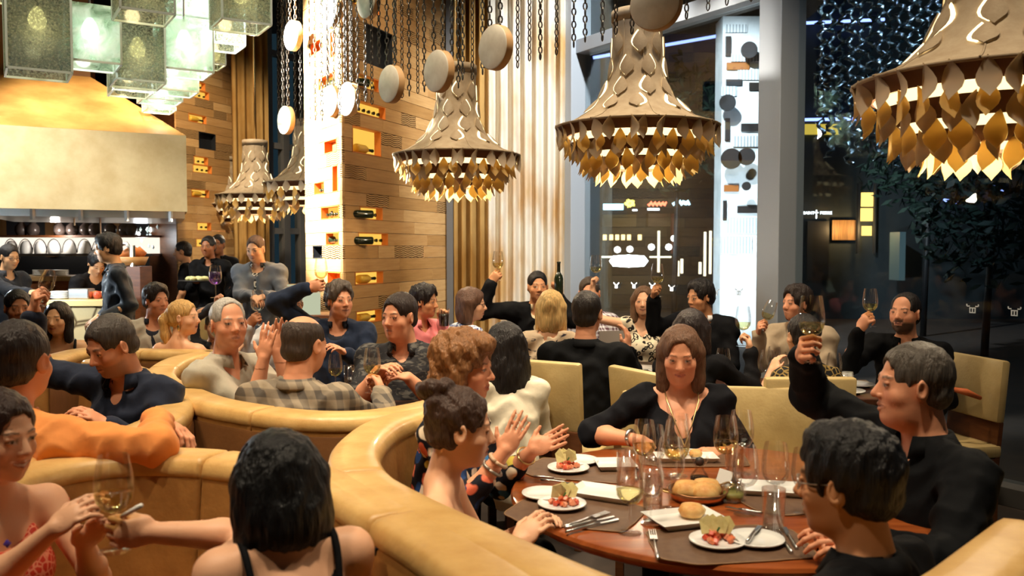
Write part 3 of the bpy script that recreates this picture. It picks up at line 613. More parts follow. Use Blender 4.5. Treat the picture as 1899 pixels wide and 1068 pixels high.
# ================================================================== glass box lanterns
def boxglass(name, a, b, sc, dens, tr, em=0):
    m, nt, N = nodes(name); L = nt.links.new; out = N('OutputMaterial'); t = N('BsdfTransparent', i_0=(.86, .93, .92, 1)); d = N('BsdfTranslucent'); d2 = N('BsdfDiffuse'); g = N('BsdfGlossy', i_Roughness=.1)
    tc = N('TexCoord'); nz = N('TexNoise', i_Scale=sc, i_Detail=4.0, i_Distortion=1.6 if sc < 10 else .2); L(tc.outputs['Object'], nz.inputs[0]); c = N('MixRGB'); c.inputs[1].default_value = c4(a); c.inputs[2].default_value = c4(b)
    r = N('MapRange', i_1=.38, i_2=.62); L(nz.outputs[0], r.inputs[0]); L(r.outputs[0], c.inputs[0]); L(c.outputs[0], d.inputs[0]); L(c.outputs[0], d2.inputs[0])
    m1 = N('MixShader', i_0=.5); L(d.outputs[0], m1.inputs[1]); L(d2.outputs[0], m1.inputs[2]); r2 = N('MapRange', i_1=.35, i_2=.65, i_3=dens[0], i_4=dens[1]); L(nz.outputs[0], r2.inputs[0])
    m2 = N('MixShader'); L(r2.outputs[0], m2.inputs[0]); L(t.outputs[0], m2.inputs[1]); L(m1.outputs[0], m2.inputs[2]); m3 = N('MixShader', i_0=.06); L(m2.outputs[0], m3.inputs[1]); L(g.outputs[0], m3.inputs[2]); L(m3.outputs[0], out.inputs[0]); return m
M['smoke'] = boxglass('smoky_green_glass', srgb(176, 206, 170), srgb(236, 248, 238), 7, (.25, .85), .5)
M['meshg'] = boxglass('speckled_glass', srgb(112, 118, 114), srgb(178, 182, 166), 70, (.35, .85), .5)
M['edge'] = mat('glass_edge', (.75, .88, .86), .2, coat=.3)
M['bulb'] = emit('bulb_white', (.95, 1.0, .92), 10)
M['bulby'] = emit('bulb_amber', (1, .8, .3), 2.5)
def lantern(x0, x1, y0, y1, Z, kind, power, label, dep=.36):
    a = at(x0, y1, Z); b = at(x1, y0, Z); wd = b.x - a.x; ht = b.z - a.z; cx_ = (a.x + b.x) / 2; wd *= .98; root = empty('glass_lantern', (cx_, Z + dep / 2, a.z), .56, label, 'glass lantern', 'square glass lanterns over the kitchen side')
    m = M['smoke'] if kind == 's' else M['meshg']; w2, d2 = wd / 2, dep / 2
    for (c, d) in (((0, -d2, ht / 2), (wd, .008, ht)), ((0, d2, ht / 2), (wd, .008, ht)), ((-w2, 0, ht / 2), (.008, dep, ht)), ((w2, 0, ht / 2), (.008, dep, ht))): MB().box(c, d).build('pane', m, root)
    for (sx, sy) in ((-1, -1), (1, -1), (-1, 1), (1, 1)): MB().box((sx * w2, sy * d2, ht / 2), (.014, .014, ht)).build('corner_strip', M['edge'], root)
    for (c, d) in (((0, -d2, 0), (wd, .014, .014)), ((0, d2, 0), (wd, .014, .014)), ((-w2, 0, 0), (.014, dep, .014)), ((w2, 0, 0), (.014, dep, .014))): MB().box(c, d).build('bottom_strip', M['edge'], root)
    hz = ht * .62
    link('bulb', MB().lathe([(0, -.07), (.045, -.05), (.058, 0), (.04, .05), (.018, .085), (.0, .09)], 16).mesh('bulb', True), M['bulb'] if kind == 's' else M['bulby'], root, (0, -.02, hz))
    MB().tube([(0, -.02, hz + .08), (0, -.02, max(ht, CEIL - a.z))], .008, 6).build('cord', M['dark'], root)
    point('lantern_lamp', (0, -d2 * .5, hz - .12), power, (1, .97, .86) if kind == 's' else (1, .8, .4), .05, root)
for (x0, x1, y0, y1, Z, k, p, lab) in ((-12, 93, -40, 128, 5.6, 'm', 1.3, 'speckled glass lantern cut off by the left edge'), (95, 190, 5, 112, 5.9, 's', 1.5, 'brightest smoky green lantern, second from the left edge'), (192, 276, 40, 148, 6.3, 'm', 1.3, 'speckled lantern between the two bright green lanterns'),
        (279, 368, 30, 128, 6.5, 's', 1.5, 'bright smoky green lantern right of the speckled one'), (385, 476, -60, 38, 6.2, 'm', 1.3, 'speckled lantern furthest right at the top edge'), (195, 290, -90, 18, 5.6, 'm', 1.3, 'speckled lantern cut by the top, above the middle pair'),
        (300, 372, -70, 30, 6.9, 's', 1, 'green lantern cut by the top edge above the right bright one'), (375, 432, 10, 80, 7.8, 'm', 2, 'small speckled lantern below the furthest right one'), (190, 258, 120, 168, 7.6, 'm', 2, 'small speckled lantern above the hood corner'),
        (262, 345, 108, 166, 8.0, 's', 2, 'dim green lantern under the right bright one'), (248, 318, 150, 184, 9.0, 's', 1.5, 'lower dim green lantern of the receding row'), (258, 308, 168, 202, 10.2, 's', 1.5, 'furthest and lowest dim green lantern'),
        (-20, 60, -120, -10, 7.0, 'm', 3, 'speckled lantern at the top left corner'), (375, 400, 80, 118, 9.4, 'm', 1, 'tiny speckled lantern before the back column')):
    lantern(x0, x1, y0, y1, Z, k, p, lab)
# ================================================================== kitchen
kh = empty('kitchen_hood', (-5.0, 10.2, 2.0), 0, 'huge plaster extraction hood over the open kitchen', 'extraction hood')
fr = at(345, 255, 10.2); fl_ = at(0, 232, 9.3); dv = (fl_.xy - fr.xy); FLx = fr.xy + dv * 1.12; zb, zt = 2.06, 2.95; tz = 3.85
back = Vector((-.9, 2.2)); tr_ = at(168, 150, 11.3).xy; tl_ = tr_ + dv * .75
plaster = mat('hood_plaster', srgb(206, 192, 152), .7, col2=srgb(186, 168, 126), ns=3, bump=.05, bs=14)
warmp = mat('hood_top', srgb(206, 160, 90), .6, col2=srgb(180, 130, 64), ns=2.5)
def quadbox(name, pts, m, par):           # closed solid from 8 corners, lower ring then upper ring
    o = MB().add(pts, [(0, 3, 2, 1), (4, 5, 6, 7), (0, 1, 5, 4), (1, 2, 6, 5), (2, 3, 7, 6), (3, 0, 4, 7)]).build(name, m, None); return under(o, par)
P4 = [FLx, fr.xy, fr.xy + back, FLx + back]; T4 = [tl_, tr_, tr_ + back * .4, tl_ + back * .4]
quadbox('hood_apron', [(p[0], p[1], zb) for p in P4] + [(p[0], p[1], zt) for p in P4], plaster, kh)
quadbox('hood_slope', [(p[0], p[1], zt + .001) for p in P4] + [(p[0], p[1], tz) for p in T4], warmp, kh)
quadbox('duct', [(p[0], p[1], tz) for p in T4] + [(p[0], p[1], CEIL) for p in T4], mat('duct_wood', srgb(120, 80, 40), .6), kh)
nrm = Vector((dv[1], -dv[0])).normalized(); nrm = -nrm if nrm.dot(Vector((0, -1))) < 0 else nrm
L4 = [p + (Vector((-5.6, 11)) - p) * .02 for p in P4]
quadbox('steel_lip', [(p[0], p[1], zb - .08) for p in L4] + [(p[0], p[1], zb - .001) for p in L4], M['steel'], kh)
for k in range(6):
    q = fr.xy + dv * (.1 + k * .25) + nrm * .02; under(MB().box((q[0], q[1] , zb - .06), (.03, .05, .12)).build('lip_bracket', M['steel']), kh)
for z_, px in ((1.75, 186), (1.9, 138)):
    q = at(px, 420, 10.2); under(MB().tube([(q.x, q.y, zb), (q.x, q.y, z_)], .012, 6).build('utensil_rail', M['steel']), kh)
spot('hood_wash', (-5.2, 8.9, 5.6), (-5.1, 10.6, 3.3), 520, WARM, 50, .8, .1)
spot('hood_left_lamp', (-5.9, 7.4, 4.4), (-5.5, 9.2, 2.4), 480, (1, .95, .85), 60, .9, .1)
# kitchen back wall, lit shelf with domes
kb = struct(MB().box((-6.6, 13.6, 1.8), (5.2, .1, 3.6)).build('wall_kitchen', mat('kitchen_wall', (.012, .014, .02), .5)))
for px in (0, 95, 215, 322):
    q = at(px, 420, 13.5); struct(MB().box((q.x, 13.5, 2.0), (.14, .1, 1.0)).build('trim_2', mat('kitchen_post', srgb(120, 84, 44), .6)))
sh = empty('shelf', (at(120, 470, 12.6).x, 12.6, at(120, 470, 12.6).z), 0, 'long lit shelf on the dark kitchen back wall', 'shelf')
MB().box((0, .15, -.02), (2.6, .4, .04)).build('shelf_board', M['steel'], sh); MB().box((0, .34, .12), (2.6, .02, .24)).build('light_panel', emit('shelf_light', (1, .86, .7), .9), sh); MB().box((0, .15, .25), (2.6, .4, .03)).build('shelf_top', M['walnut'], sh)
point('shelf_fill', (0, -.25, .3), 10, (1, .9, .8), .05, sh)  # added unseen fill in front of the shelf, lightens the domes
for px in (18, 45, 72, 98, 127, 155, 182):
    q = at(px, 470, 12.5); e = empty('dome_cover', (q.x, 12.55, q.z), 0, 'pale dome cover standing on the lit kitchen shelf', 'dome cover', 'dome covers on the kitchen shelf')
    MB().lathe([(.085, 0), (.09, .06), (.075, .13), (.045, .175), (0, .19)], 18).build('dome', M['china'], e, True)
    MB().tube([(.105 * math.cos(a), -.02, .01 + .2 * math.sin(a)) for a in [PI * i / 12 for i in range(13)]], .006, 6).build('dark_hoop', M['black'], e, True)
for px, py in ((40, 440), (62, 438), (112, 440), (135, 441), (160, 438), (176, 440), (205, 442), (232, 442), (243, 438)):
    q = at(px, 446, 12.6); e = empty('jar', (q.x, 12.6, sh.location.z + .266), 0, 'dim round jar on top of the kitchen shelf', 'jar', 'jars over the kitchen shelf')
    MB().lathe([(0, 0), (.06, 0), (.09, .06), (.085, .13), (.04, .17), (.045, .19), (0, .19)], 14).build('jar_body', mat('jar', (.06, .045, .04), .2), e, True)
M['marble'] = pattern('stone_mosaic', 'scales', srgb(86, 66, 42), srgb(200, 176, 132), 5, .35, thr=.05)
def counter(px0, px1, py, Z, dep, label, front, topm, nm='kitchen_counter'):
    a = at(px0, py, Z); b = at(px1, py, Z); e = empty(nm, ((a.x + b.x) / 2, Z + dep / 2, 0), 0, label, 'counter'); wd = b.x - a.x
    MB().box((0, 0, a.z - .03), (wd + .06, dep + .06, .06)).build('counter_top', topm, e, bevel=.006); MB().box((0, 0, (a.z - .06) / 2), (wd, dep, a.z - .06)).build('stone_front', front, e); return e, a.z
e1, z1_ = counter(95, 196, 556, 8.2, .5, 'stone faced pass counter under the bending cook', M['marble'], mat('stone_top', srgb(216, 188, 130), .3))
e2, z2_ = counter(-40, 160, 512, 10.6, .6, 'pale back counter behind the cooks', M['walnut'], mat('back_top', srgb(170, 140, 96), .4))
for px, py, lab in ((115, 553, 'stack of plates at the left of the pass counter'), (78, 508, 'stack of plates on the back counter, left'), (110, 508, 'stack of plates on the back counter, right')):
    Z = 8.4 if py > 530 else 10.8; q = at(px, py, Z); e = empty('plate_stack', (q.x, Z, z1_ if py > 530 else z2_), 0, lab, 'plates')
    for k in range(5): MB().lathe([(0, 0), (.07, 0), (.11, .014), (.105, .018), (0, .008)], 20).build('plate', M['china'], e, True, loc=(0, 0, k * .014))
q = at(147, 556, 8.35); tag(MB().box((q.x, 8.4, z1_ + .05), (.2, .14, .1)).build('steel_pan', M['steel'], bevel=.01), 'small steel food pan on the pass counter', 'pan')
for k, (px, col) in enumerate(((162, (.5, .12, .05)), (170, (.6, .3, .1)), (178, (.45, .08, .04)), (186, (.55, .28, .12)))):
    q = at(px, 556, 8.35); e = MB().lathe([(0, 0), (.03, .005), (.042, .04), (.03, .07), (0, .078)], 12).build('tomato', mat('veg%d' % k, col, .3), None, True); e.location = (q.x, 8.38 + .05 * (k % 2), z1_); tag(e, 'red and orange vegetable on the pass counter', 'vegetable', 'vegetables on the pass')
q = at(246, 500, 9.0); pl = empty('steel_post', (q.x, 9.0, 0), 0, 'steel post with bread basket beside the standing cook', 'post'); MB().tube([(0, 0, 0), (0, 0, 1.66)], .03, 10).build('pole', M['steel'], pl, True); MB().tube([(0, 0, 1.6), (-.06, 0, 1.68), (-.14, 0, 1.66)], .02, 8).build('arm', M['steel'], pl, True)
q = at(236, 470, 9.0); bb = empty('bread_basket', (q.x, 9.1, 0), 0, 'basket of bread loaves beyond the standing cook', 'basket'); MB().lathe([(0, 1.45), (.13, 1.45), (.17, 1.54), (.16, 1.54), (.12, 1.46)], 18).build('basket', M['oak'], bb, True); MB().box((0, 0, .72), (.3, .3, 1.44)).build('plinth', M['walnut'], bb)
for k in range(3): MB().tube([(-.1 + k * .03, -.05 + k * .05, 1.55), (.0 + k * .03, -.03 + k * .05, 1.60), (.1, .0 + k * .05, 1.56)], [.03, .05, .03], 8).build('loaf', mat('crust', srgb(190, 110, 50), .6), bb, True)
wl = empty('work_lamp', (at(-34, 488, 7.6).x, 7.6, 0), 0, 'glaring white work lamp at the left edge', 'lamp'); MB().tube([(0, 0, 0), (0, 0, 1.45)], .02, 8).build('pole', M['steel'], wl, True)
link('lamp_head', MB().lathe([(0, -.07), (.06, -.05), (.075, 0), (.06, .05), (0, .07)], 16).mesh('lamp_head', True), emit('work_lamp_white', (.75, .92, 1), 40), wl, (0, 0, at(-34, 488, 7.6).z)); point('work_lamp_light', (0.05, -.12, 1.5), 60, (.8, .93, 1), .06, wl)
# small crystal pendant in the dark doorway
cq = at(277, 440, 13.0); cr = empty('crystal_pendant', cq, 0, 'small white crystal pendant in the dark passage', 'pendant lamp'); rn = random.Random(3)
for k in range(26):
    a = rn.random() * 6.28; r = .2 * rn.random(); z = rn.uniform(-.18, .16); MB().lathe([(0, -.04), (.022, 0), (0, .04)], 5).build('crystal', M['bulb'] if k % 6 == 0 else M['edge'], cr, loc=(r * math.cos(a), r * math.sin(a), z))
MB().tube([(0, 0, .1), (0, 0, CEIL - cq.z)], .006, 5).build('cord', M['dark'], cr); point('crystal_lamp', (0, -.3, 0), 8, (.9, .95, 1), .1, cr)
# host bench before the back windows
hb = empty('bench', (at(560, 530, 11.0).x, 11.0, 0), .2, 'tan leather bench before the far windows', 'bench'); MB().box((0, .2, .62), (1.6, .14, 1.1)).build('backrest', M['leather'], hb, bevel=.03, smooth='auto'); MB().box((0, -.12, .4), (1.6, .5, .12)).build('seat', M['leather'], hb, bevel=.03); MB().box((0, -.05, .17), (1.5, .5, .34)).build('base', M['walnut'], hb)
hs = empty('host_stand', (at(592, 520, 7.0).x, 7.0, 0), .2, 'dark wooden host stand with lit menu behind navy jacket', 'stand'); MB().box((0, 0, .55), (.46, .36, 1.1)).build('cabinet', M['walnut'], hs, bevel=.01); MB().box((-.12, -.1, 1.2), (.26, .02, .3), Matrix.Rotation(-.5, 3, 'X')).build('menu', emit('menu_glow', (.75, .8, .55), .5), hs)
# ================================================================== booths
RIM = .95
def smooth_curve(pts, n=90):
    pts = [Vector(p) for p in pts]; P = [pts[0] * 2 - pts[1]] + pts + [pts[-1] * 2 - pts[-2]]; out = []
    for i in range(1, len(P) - 2):
        for k in range(14):
            t = k / 14; a, b, c, d = P[i - 1], P[i], P[i + 1], P[i + 2]
            out.append(.5 * ((2 * b) + (c - a) * t + (2 * a - 5 * b + 4 * c - d) * t * t + (3 * b - a - 3 * c + d) * t ** 3))
    out.append(pts[-1]); 
    for _ in range(12): out = [out[0]] + [(out[i - 1] + out[i] * 2 + out[i + 1]) / 4 for i in range(1, len(out) - 1)] + [out[-1]]
    L = [0]
    for i in range(1, len(out)): L.append(L[-1] + (out[i] - out[i - 1]).length)
    res = []; j = 0
    for k in range(n + 1):
        s = L[-1] * k / n
        while j < len(L) - 2 and L[j + 1] < s: j += 1
        t = (s - L[j]) / max(1e-9, L[j + 1] - L[j]); res.append(out[j].lerp(out[j + 1], t))
    return res
BACK = [(-.078, .02), (-.078, .5), (-.078, .915), (-.074, .938), (-.060, .950), (-.03, .954), (.03, .954), (.064, .950), (.079, .938), (.084, .912), (.105, .7), (.14, .44), (.14, .02)]
CAP = [(-.079, .893), (-.083, .90), (-.082, .918), (-.077, .941), (-.062, .9535), (-.03, .9575), (.03, .9575), (.066, .9535), (.082, .941), (.088, .915), (.0885, .90), (.084, .893), (.0, .935)]
SEAT = [(.142, .02), (.142, .45), (.17, .475), (.3, .485), (.44, .478), (.47, .45), (.475, .40), (.47, .02)]
def loft(curve, nor, prof, i0, i1, pad=0.0):
    V = []; Q = []; m = len(prof); k = 0
    rings = [(curve[i], nor[i], 0) for i in range(i0, i1 + 1)]
    if pad:                                  # pulled-in ends leave a sewn groove between neighbouring panels
        t0 = (curve[i0 + 1] - curve[i0]).normalized(); t1 = (curve[i1] - curve[i1 - 1]).normalized()
        rings = [(curve[i0] + t0 * .002, nor[i0], .016), (curve[i0] + t0 * .005, nor[i0], .006), (curve[i0] + t0 * .013, nor[i0], 0)] + rings[1:-1] + [(curve[i1] - t1 * .013, nor[i1], 0), (curve[i1] - t1 * .005, nor[i1], .006), (curve[i1] - t1 * .002, nor[i1], .016)]
    for (cp, nn, e) in rings:
        for (o, z) in prof:
            p = cp + nn * (o - math.copysign(e, o) if abs(o) < .12 else o); V.append((p[0], p[1], z - (e if z > .9 else 0)))
        k += 1
    for i in range(k - 1):
        for j in range(m - 1): a = i * m + j; Q.append((a, a + 1, a + m + 1, a + m))
        Q.append((i * m + m - 1, i * m, (i + 1) * m, (i + 1) * m + m - 1))
    return MB().add(V, Q + [tuple(range(m))[::-1], tuple(range((k - 1) * m, k * m))])
def booth(px, center, label, seams=(.5,), seat=True, n=90):
    cv = smooth_curve([gp(x, y, RIM).xy for x, y in px], n); c = Vector(center); nor = []
    for i in range(n + 1):
        t = (cv[min(i + 1, n)] - cv[max(i - 1, 0)]).normalized(); nn = Vector((-t[1], t[0])); nor.append(nn)
    mid = n // 2
    if nor[mid].dot(c - cv[mid]) < 0: nor = [-v for v in nor]
    root = empty('booth', (c[0], c[1], 0), 0, label, 'booth sofa', 'curved tan leather booths'); cuts = [0] + [int(s * n) for s in seams] + [n]
    for a, b in zip(cuts, cuts[1:]):
        o = loft(cv, nor, BACK, a, b, .5).build('backrest_panel', M['leather_shaded'], None, 'auto'); under(o, root)
        under(loft(cv, nor, CAP, a, b, .5).build('lit_rim_cap', M['leather'], None, 'auto'), root)  # paler cap puts the top light on the rim into the colour
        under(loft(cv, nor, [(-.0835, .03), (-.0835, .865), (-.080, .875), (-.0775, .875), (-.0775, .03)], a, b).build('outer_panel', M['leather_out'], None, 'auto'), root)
    if seat:
        under(loft(cv, nor, SEAT, 0, n).build('seat_cushion', M['leather_shaded'], None, 'auto'), root)
        under(loft(cv, nor, [(-.06, 0), (-.06, .025), (.44, .025), (.44, 0)], 0, n).build('plinth', M['black'], None), root)
    return root
booth([(-170, 965), (-60, 905), (60, 868), (150, 850), (260, 840), (360, 841), (450, 850), (530, 862), (600, 880), (660, 910), (720, 943), (780, 976), (850, 1018), (920, 1068), (985, 1130)], (-1.2, 1.7), 'nearest tan leather booth curving behind the black bob', (.42, .76))
booth([(800, 760), (735, 775), (688, 798), (655, 838), (672, 882), (735, 922), (815, 962), (880, 992), (955, 1027), (1080, 1082), (1250, 1140), (1480, 1165), (1660, 1140), (1780, 1085), (1850, 1030), (1920, 972)], (.70, 2.95), 'tan leather booth wrapping the near round table', (.30, .62))
booth([(392, 652), (332, 664), (297, 686), (303, 704), (337, 720), (392, 742), (480, 758), (560, 767), (640, 769), (720, 763), (800, 748), (850, 730)], (-.70, 4.75), 'middle tan booth around the plaid jacket table', (.22, .7))
booth([(175, 666), (215, 674), (258, 688), (292, 704), (316, 726), (322, 750), (296, 777), (240, 800), (160, 820), (80, 838), (0, 862), (-90, 895)], (-2.5, 3.75), 'left tan booth under the orange shirt sleeve', (.36, .72))
booth([(60, 690), (96, 664), (130, 653), (165, 647), (236, 648), (300, 650), (373, 651), (430, 660), (470, 690)], (-2.3, 7.0), 'far tan booth behind the navy shirt diner', (.5,))
# ================================================================== tables
TZ = .76
def round_table(x, y, r, m, label):
    e = empty('round_table', (x, y, 0), 0, label, 'table')
    MB().lathe([(0, TZ - .045), (r - .03, TZ - .045), (r - .006, TZ - .03), (r, TZ - .012), (r - .006, TZ - .002), (r - .015, TZ), (0, TZ)], 64).build('table_top', m, e, 'auto')
    MB().lathe([(.34, 0), (.34, .02), (.30, .03), (.06, .05), (.05, .1), (.05, TZ - .1), (.18, TZ - .046)], 28).build('pedestal', M['dark'], e, 'auto'); return e
round_table(.74, 3.03, .745, M['tabletop'], 'round red-brown wooden table laid with plates in the foreground')
round_table(-.62, 4.78, .55, M['darktop'], 'round dark table inside the middle booth')
round_table(-1.3, 1.62, .5, M['tabletop'], 'near table under the toasting women in the left corner')
round_table(-2.7, 3.85, .45, M['darktop'], 'table inside the left booth of the orange shirt diner')
round_table(-2.5, 6.9, .5, M['darktop'], 'far round table in front of the blonde ponytail diner')
round_table(-1.45, 6.4, .5, M['darktop'], 'far round table before the navy jacket toaster')
def rect_table(x, y, sx, sy, rz, label):
    e = empty('dining_table', (x, y, 0), rz, label, 'table'); MB().box((0, 0, TZ - .02), (sx, sy, .04)).build('table_top', M['darktop'], e, bevel=.006)
    for a in (-1, 1):
        for b in (-1, 1): MB().box((a * (sx / 2 - .07), b * (sy / 2 - .07), (TZ - .04) / 2), (.06, .06, TZ - .04)).build('leg', M['walnut'], e)
    MB().box((0, 0, TZ - .07), (sx - .14, sy - .14, .06)).build('apron', M['walnut'], e)
rect_table(.62, 6.2, 1.75, .8, -.05, 'long dark table of raised glasses before the curtain'); rect_table(1.72, 5.35, 1.15, .75, -.12, 'dark dining table beside the right window'); rect_table(-.42, 7.0, .8, .7, 0, 'small dark table beside the wood column')
# ================================================================== chairs
def chair(px, Z, yaw, label, x=None, h=1.0):
    X = (px - CX) / F * Z if x is None else x
    e = empty('dining_chair', (X, Z, 0), math.radians(yaw), label, 'chair', 'tan leather and wood dining chairs'); e.scale = (1, 1, h)     # built facing -Y, back at +Y
    W_ = .46; T = Matrix.Rotation(-.09, 3, 'X')
    MB().box((0, .235, .80), (W_, .055, .36), T).build('backrest', M['chair_leather'], e, 'auto', .016)
    MB().box((0, .218, .47), (W_ - .02, .032, .31), T).build('back_panel', M['walnut'], e, bevel=.004)
    MB().box((0, 0, .455), (W_, .47, .075)).build('seat', M['chair_leather'], e, 'auto', .02)
    MB().box((0, 0, .395), (W_ - .03, .44, .045)).build('seat_frame', M['walnut'], e, bevel=.004)
    for sx in (-1, 1):
        MB().box((sx * (W_ / 2 - .03), -.19, .19), (.04, .04, .38)).build('leg', M['walnut'], e, bevel=.003)
        MB().box((sx * (W_ / 2 - .03), .2, .19), (.04, .045, .38)).build('leg', M['walnut'], e, bevel=.003)
    return e
chair(1045, 4.85, 150, 'tan chair with wooden back panel standing left of black jacket diner', h=1.04)
chair(1250, 4.7, 120, 'tan chair half hidden behind the V-neck diner')
chair(1235, 4.2, -12, 'tan chair under the V-neck diner', h=.90)
chair(1447, 4.05, -8, 'empty wide tan chair back beside the V-neck diner', h=.95)
chair(0, 5.1, -80, 'tan chair with an orange napkin at the right window', x=2.55)
chair(1850, 2.72, -100, 'tan chair behind the big man in black at right', x=1.60)
chair(992, 4.85, 105, 'tan chair seen edge-on beside the white blouse')
chair(812, 6.0, 120, 'tan chair behind the blue patterned blouse')
chair(372, 7.9, 20, 'tan chair back right of the blonde ponytail')
chair(1475, 4.55, 180, 'tan chair under the leopard dress diner')
np_ = MB().tube([at(1768, 722, 4.98), at(1792, 727, 4.95), at(1818, 738, 4.98)], [.014, .02, .012], 10).build('napkin', mat('orange_napkin', srgb(200, 100, 50), .7), None, True); tag(np_, 'orange napkin over the chair back at right', 'napkin')
# ================================================================== tableware
def wine_prof(h=.225, r=.044):
    return [(.004, h * .40), (.012, h * .405), (.028, h * .44), (.040, h * .52), (r, h * .62), (.043, h * .75), (.038, h * .90), (.034, h)]
G_ = {}
def lathe_me(key, prof, m, n=20):
    if key not in G_: G_[key] = MB().lathe(prof, n).mesh(key, True); G_[key].materials.append(m)
    return G_[key]
def wine_glass(loc, label, fill=None, s=1.0, rot=(0, 0, 0), group=None, cup=None, slim=1.0):
    e = empty('wine_glass', loc, 0, label, 'wine glass', group or 'wine glasses'); e.rotation_euler = rot; e.scale = (s * slim, s * slim, s); h = .225
    link('bowl', lathe_me('bowl', wine_prof(), M['glass'] , 24), None, e)
    link('stem', lathe_me('stem', [(.0042, .005), (.0036, .03), (.0036, h * .36), (.0045, h * .40)], M['glass'], 8), None, e)
    link('foot', lathe_me('foot', [(0, .006), (.01, .005), (.03, .003), (.036, .0015), (.036, 0), (0, 0)], M['glass'], 24), None, e)
    if fill:
        if fill == 'purple': link('wine', lathe_me('w_p', [(.011, h * .408), (.027, h * .443), (.039, h * .525), (.043, h * .62), (.042, h * .8), (0, h * .8)], M['purple'], 20), None, e)
        else: link('wine', lathe_me('w_w', [(0, h * .406), (.011, h * .408), (.027, h * .443), (.039, h * .525), (.0425, h * .60), (0, h * .60)], M['wine'], 20), None, e)
    return e
def tumbler(loc, label, water=True, s=1.0):
    e = empty('tumbler', loc, 0, label, 'tumbler', 'clear tumblers'); e.scale = (s,) * 3
    link('glass_wall', lathe_me('tum', [(0, .002), (.030, .002), (.032, .006), (.036, .13), (.0345, .13), (.031, .014), (0, .014)], M['glass'], 20), None, e)
    if water: link('water', lathe_me('tumw', [(0, .015), (.030, .015), (.0318, .055), (0, .055)], M['water'], 20), None, e)
    return e
def T(px, py, z=TZ): return gp(px, py, z)
def dish_double(p1, p2, label, r=.082):
    a = T(*p1); b = T(*p2); c = (a + b) / 2; e = empty('double_plate', (c.x, c.y, TZ + .004), 0, label, 'plate', 'double round white plates')
    for q in (a, b): MB().lathe([(0, .003), (r * .75, .003), (r * .95, .010), (r, .013), (r * .985, .017), (r * .75, .009), (0, .009)], 32, (q.x - c.x, q.y - c.y, 0)).build('plate_lobe', M['china'], e, True)
    return e
def dish_square(px, py, w, d, rz, label):
    c = T(px, py); e = empty('square_plate', (c.x, c.y, TZ + .004), rz, label, 'plate', 'square white plates'); b = MB(); n = 8; pr = [(.80, 0), (.98, .018), (1.0, .02), (.97, .022), (.80, .008)]
    V = []; Fc = []
    for (s, z) in pr: V += [(-w / 2 * s, -d / 2 * s, z), (w / 2 * s, -d / 2 * s, z), (w / 2 * s, d / 2 * s, z), (-w / 2 * s, d / 2 * s, z)]
    for k in range(len(pr) - 1):
        for i in range(4): j = (i + 1) % 4; Fc.append((k * 4 + i, k * 4 + j, k * 4 + 4 + j, k * 4 + 4 + i))
    Fc += [(3, 2, 1, 0), tuple(range(16, 20))]; MB().add(V, Fc).build('plate_body', M['china'], e); return e
def placemat(px, py, w, d, rz, label):
    c = T(px, py); e = empty('placemat', (c.x, c.y, TZ + .0006), rz, label, 'placemat'); pts = []
    for k in range(72):
        a = 2 * PI * k / 72; ca, sa = math.cos(a), math.sin(a); sx = math.copysign(abs(ca) ** .45, ca) * w / 2; sy = math.copysign(abs(sa) ** .45, sa) * d / 2; q = 1 + .035 * math.sin(6 * a); pts.append((sx * q, sy * q))
    MB().prism(pts, 0, .003).build('mat_sheet', M['placemat'], e); MB().tube([(x, y, .003) for x, y in pts + pts[:1]], .0022, 5).build('stitched_edge', mat('stitch', srgb(140, 108, 76), .6), e, True); return e
def cutlery(kind, p0, p1, label, dz=.002):
    a = T(*p0); b = T(*p1); L_ = (b - a).length; rz = math.atan2(b.y - a.y, b.x - a.x); e = empty(kind, (a.x, a.y, TZ + dz), rz, label, kind, 'cutlery on the near table'); z = .004      # a = handle end, b = tip
    MB().tube([(0, 0, z), (L_ * .15, 0, z), (L_ * .5, 0, z + .002), (L_ * .62, 0, z + .002)], [.005, .006, .004, .003], 8).build('handle', M['steel'], e, True)
    if kind == 'fork':
        MB().box((L_ * .70, 0, z), (L_ * .14, .022, .003)).build('head', M['steel'], e)
        for k in range(4): MB().box((L_ * .88, -.0095 + k * .0063, z), (L_ * .24, .0028, .0026)).build('tine', M['steel'], e)
    else: MB().add([(L_ * .58, -.004, z - .001), (L_ * .96, -.010, z - .001), (L_, .004, z - .001), (L_ * .58, .006, z - .001), (L_ * .58, -.004, z + .001), (L_ * .96, -.010, z + .001), (L_, .004, z + .001), (L_ * .58, .006, z + .001)], [(0, 3, 2, 1), (4, 5, 6, 7), (0, 1, 5, 4), (1, 2, 6, 5), (2, 3, 7, 6), (3, 0, 4, 7)]).build('blade', M['steel'], e)
    return e
tom = [mat('tomato_dice', (.55, .07, .03), .3), mat('tomato_dice2', (.62, .16, .06), .3), mat('salmon_dice', (.60, .22, .12), .35)]
chip = mat('parmesan', srgb(222, 210, 150), .5, col2=srgb(200, 186, 120), ns=30); chive = mat('herb', (.05, .14, .03), .5)
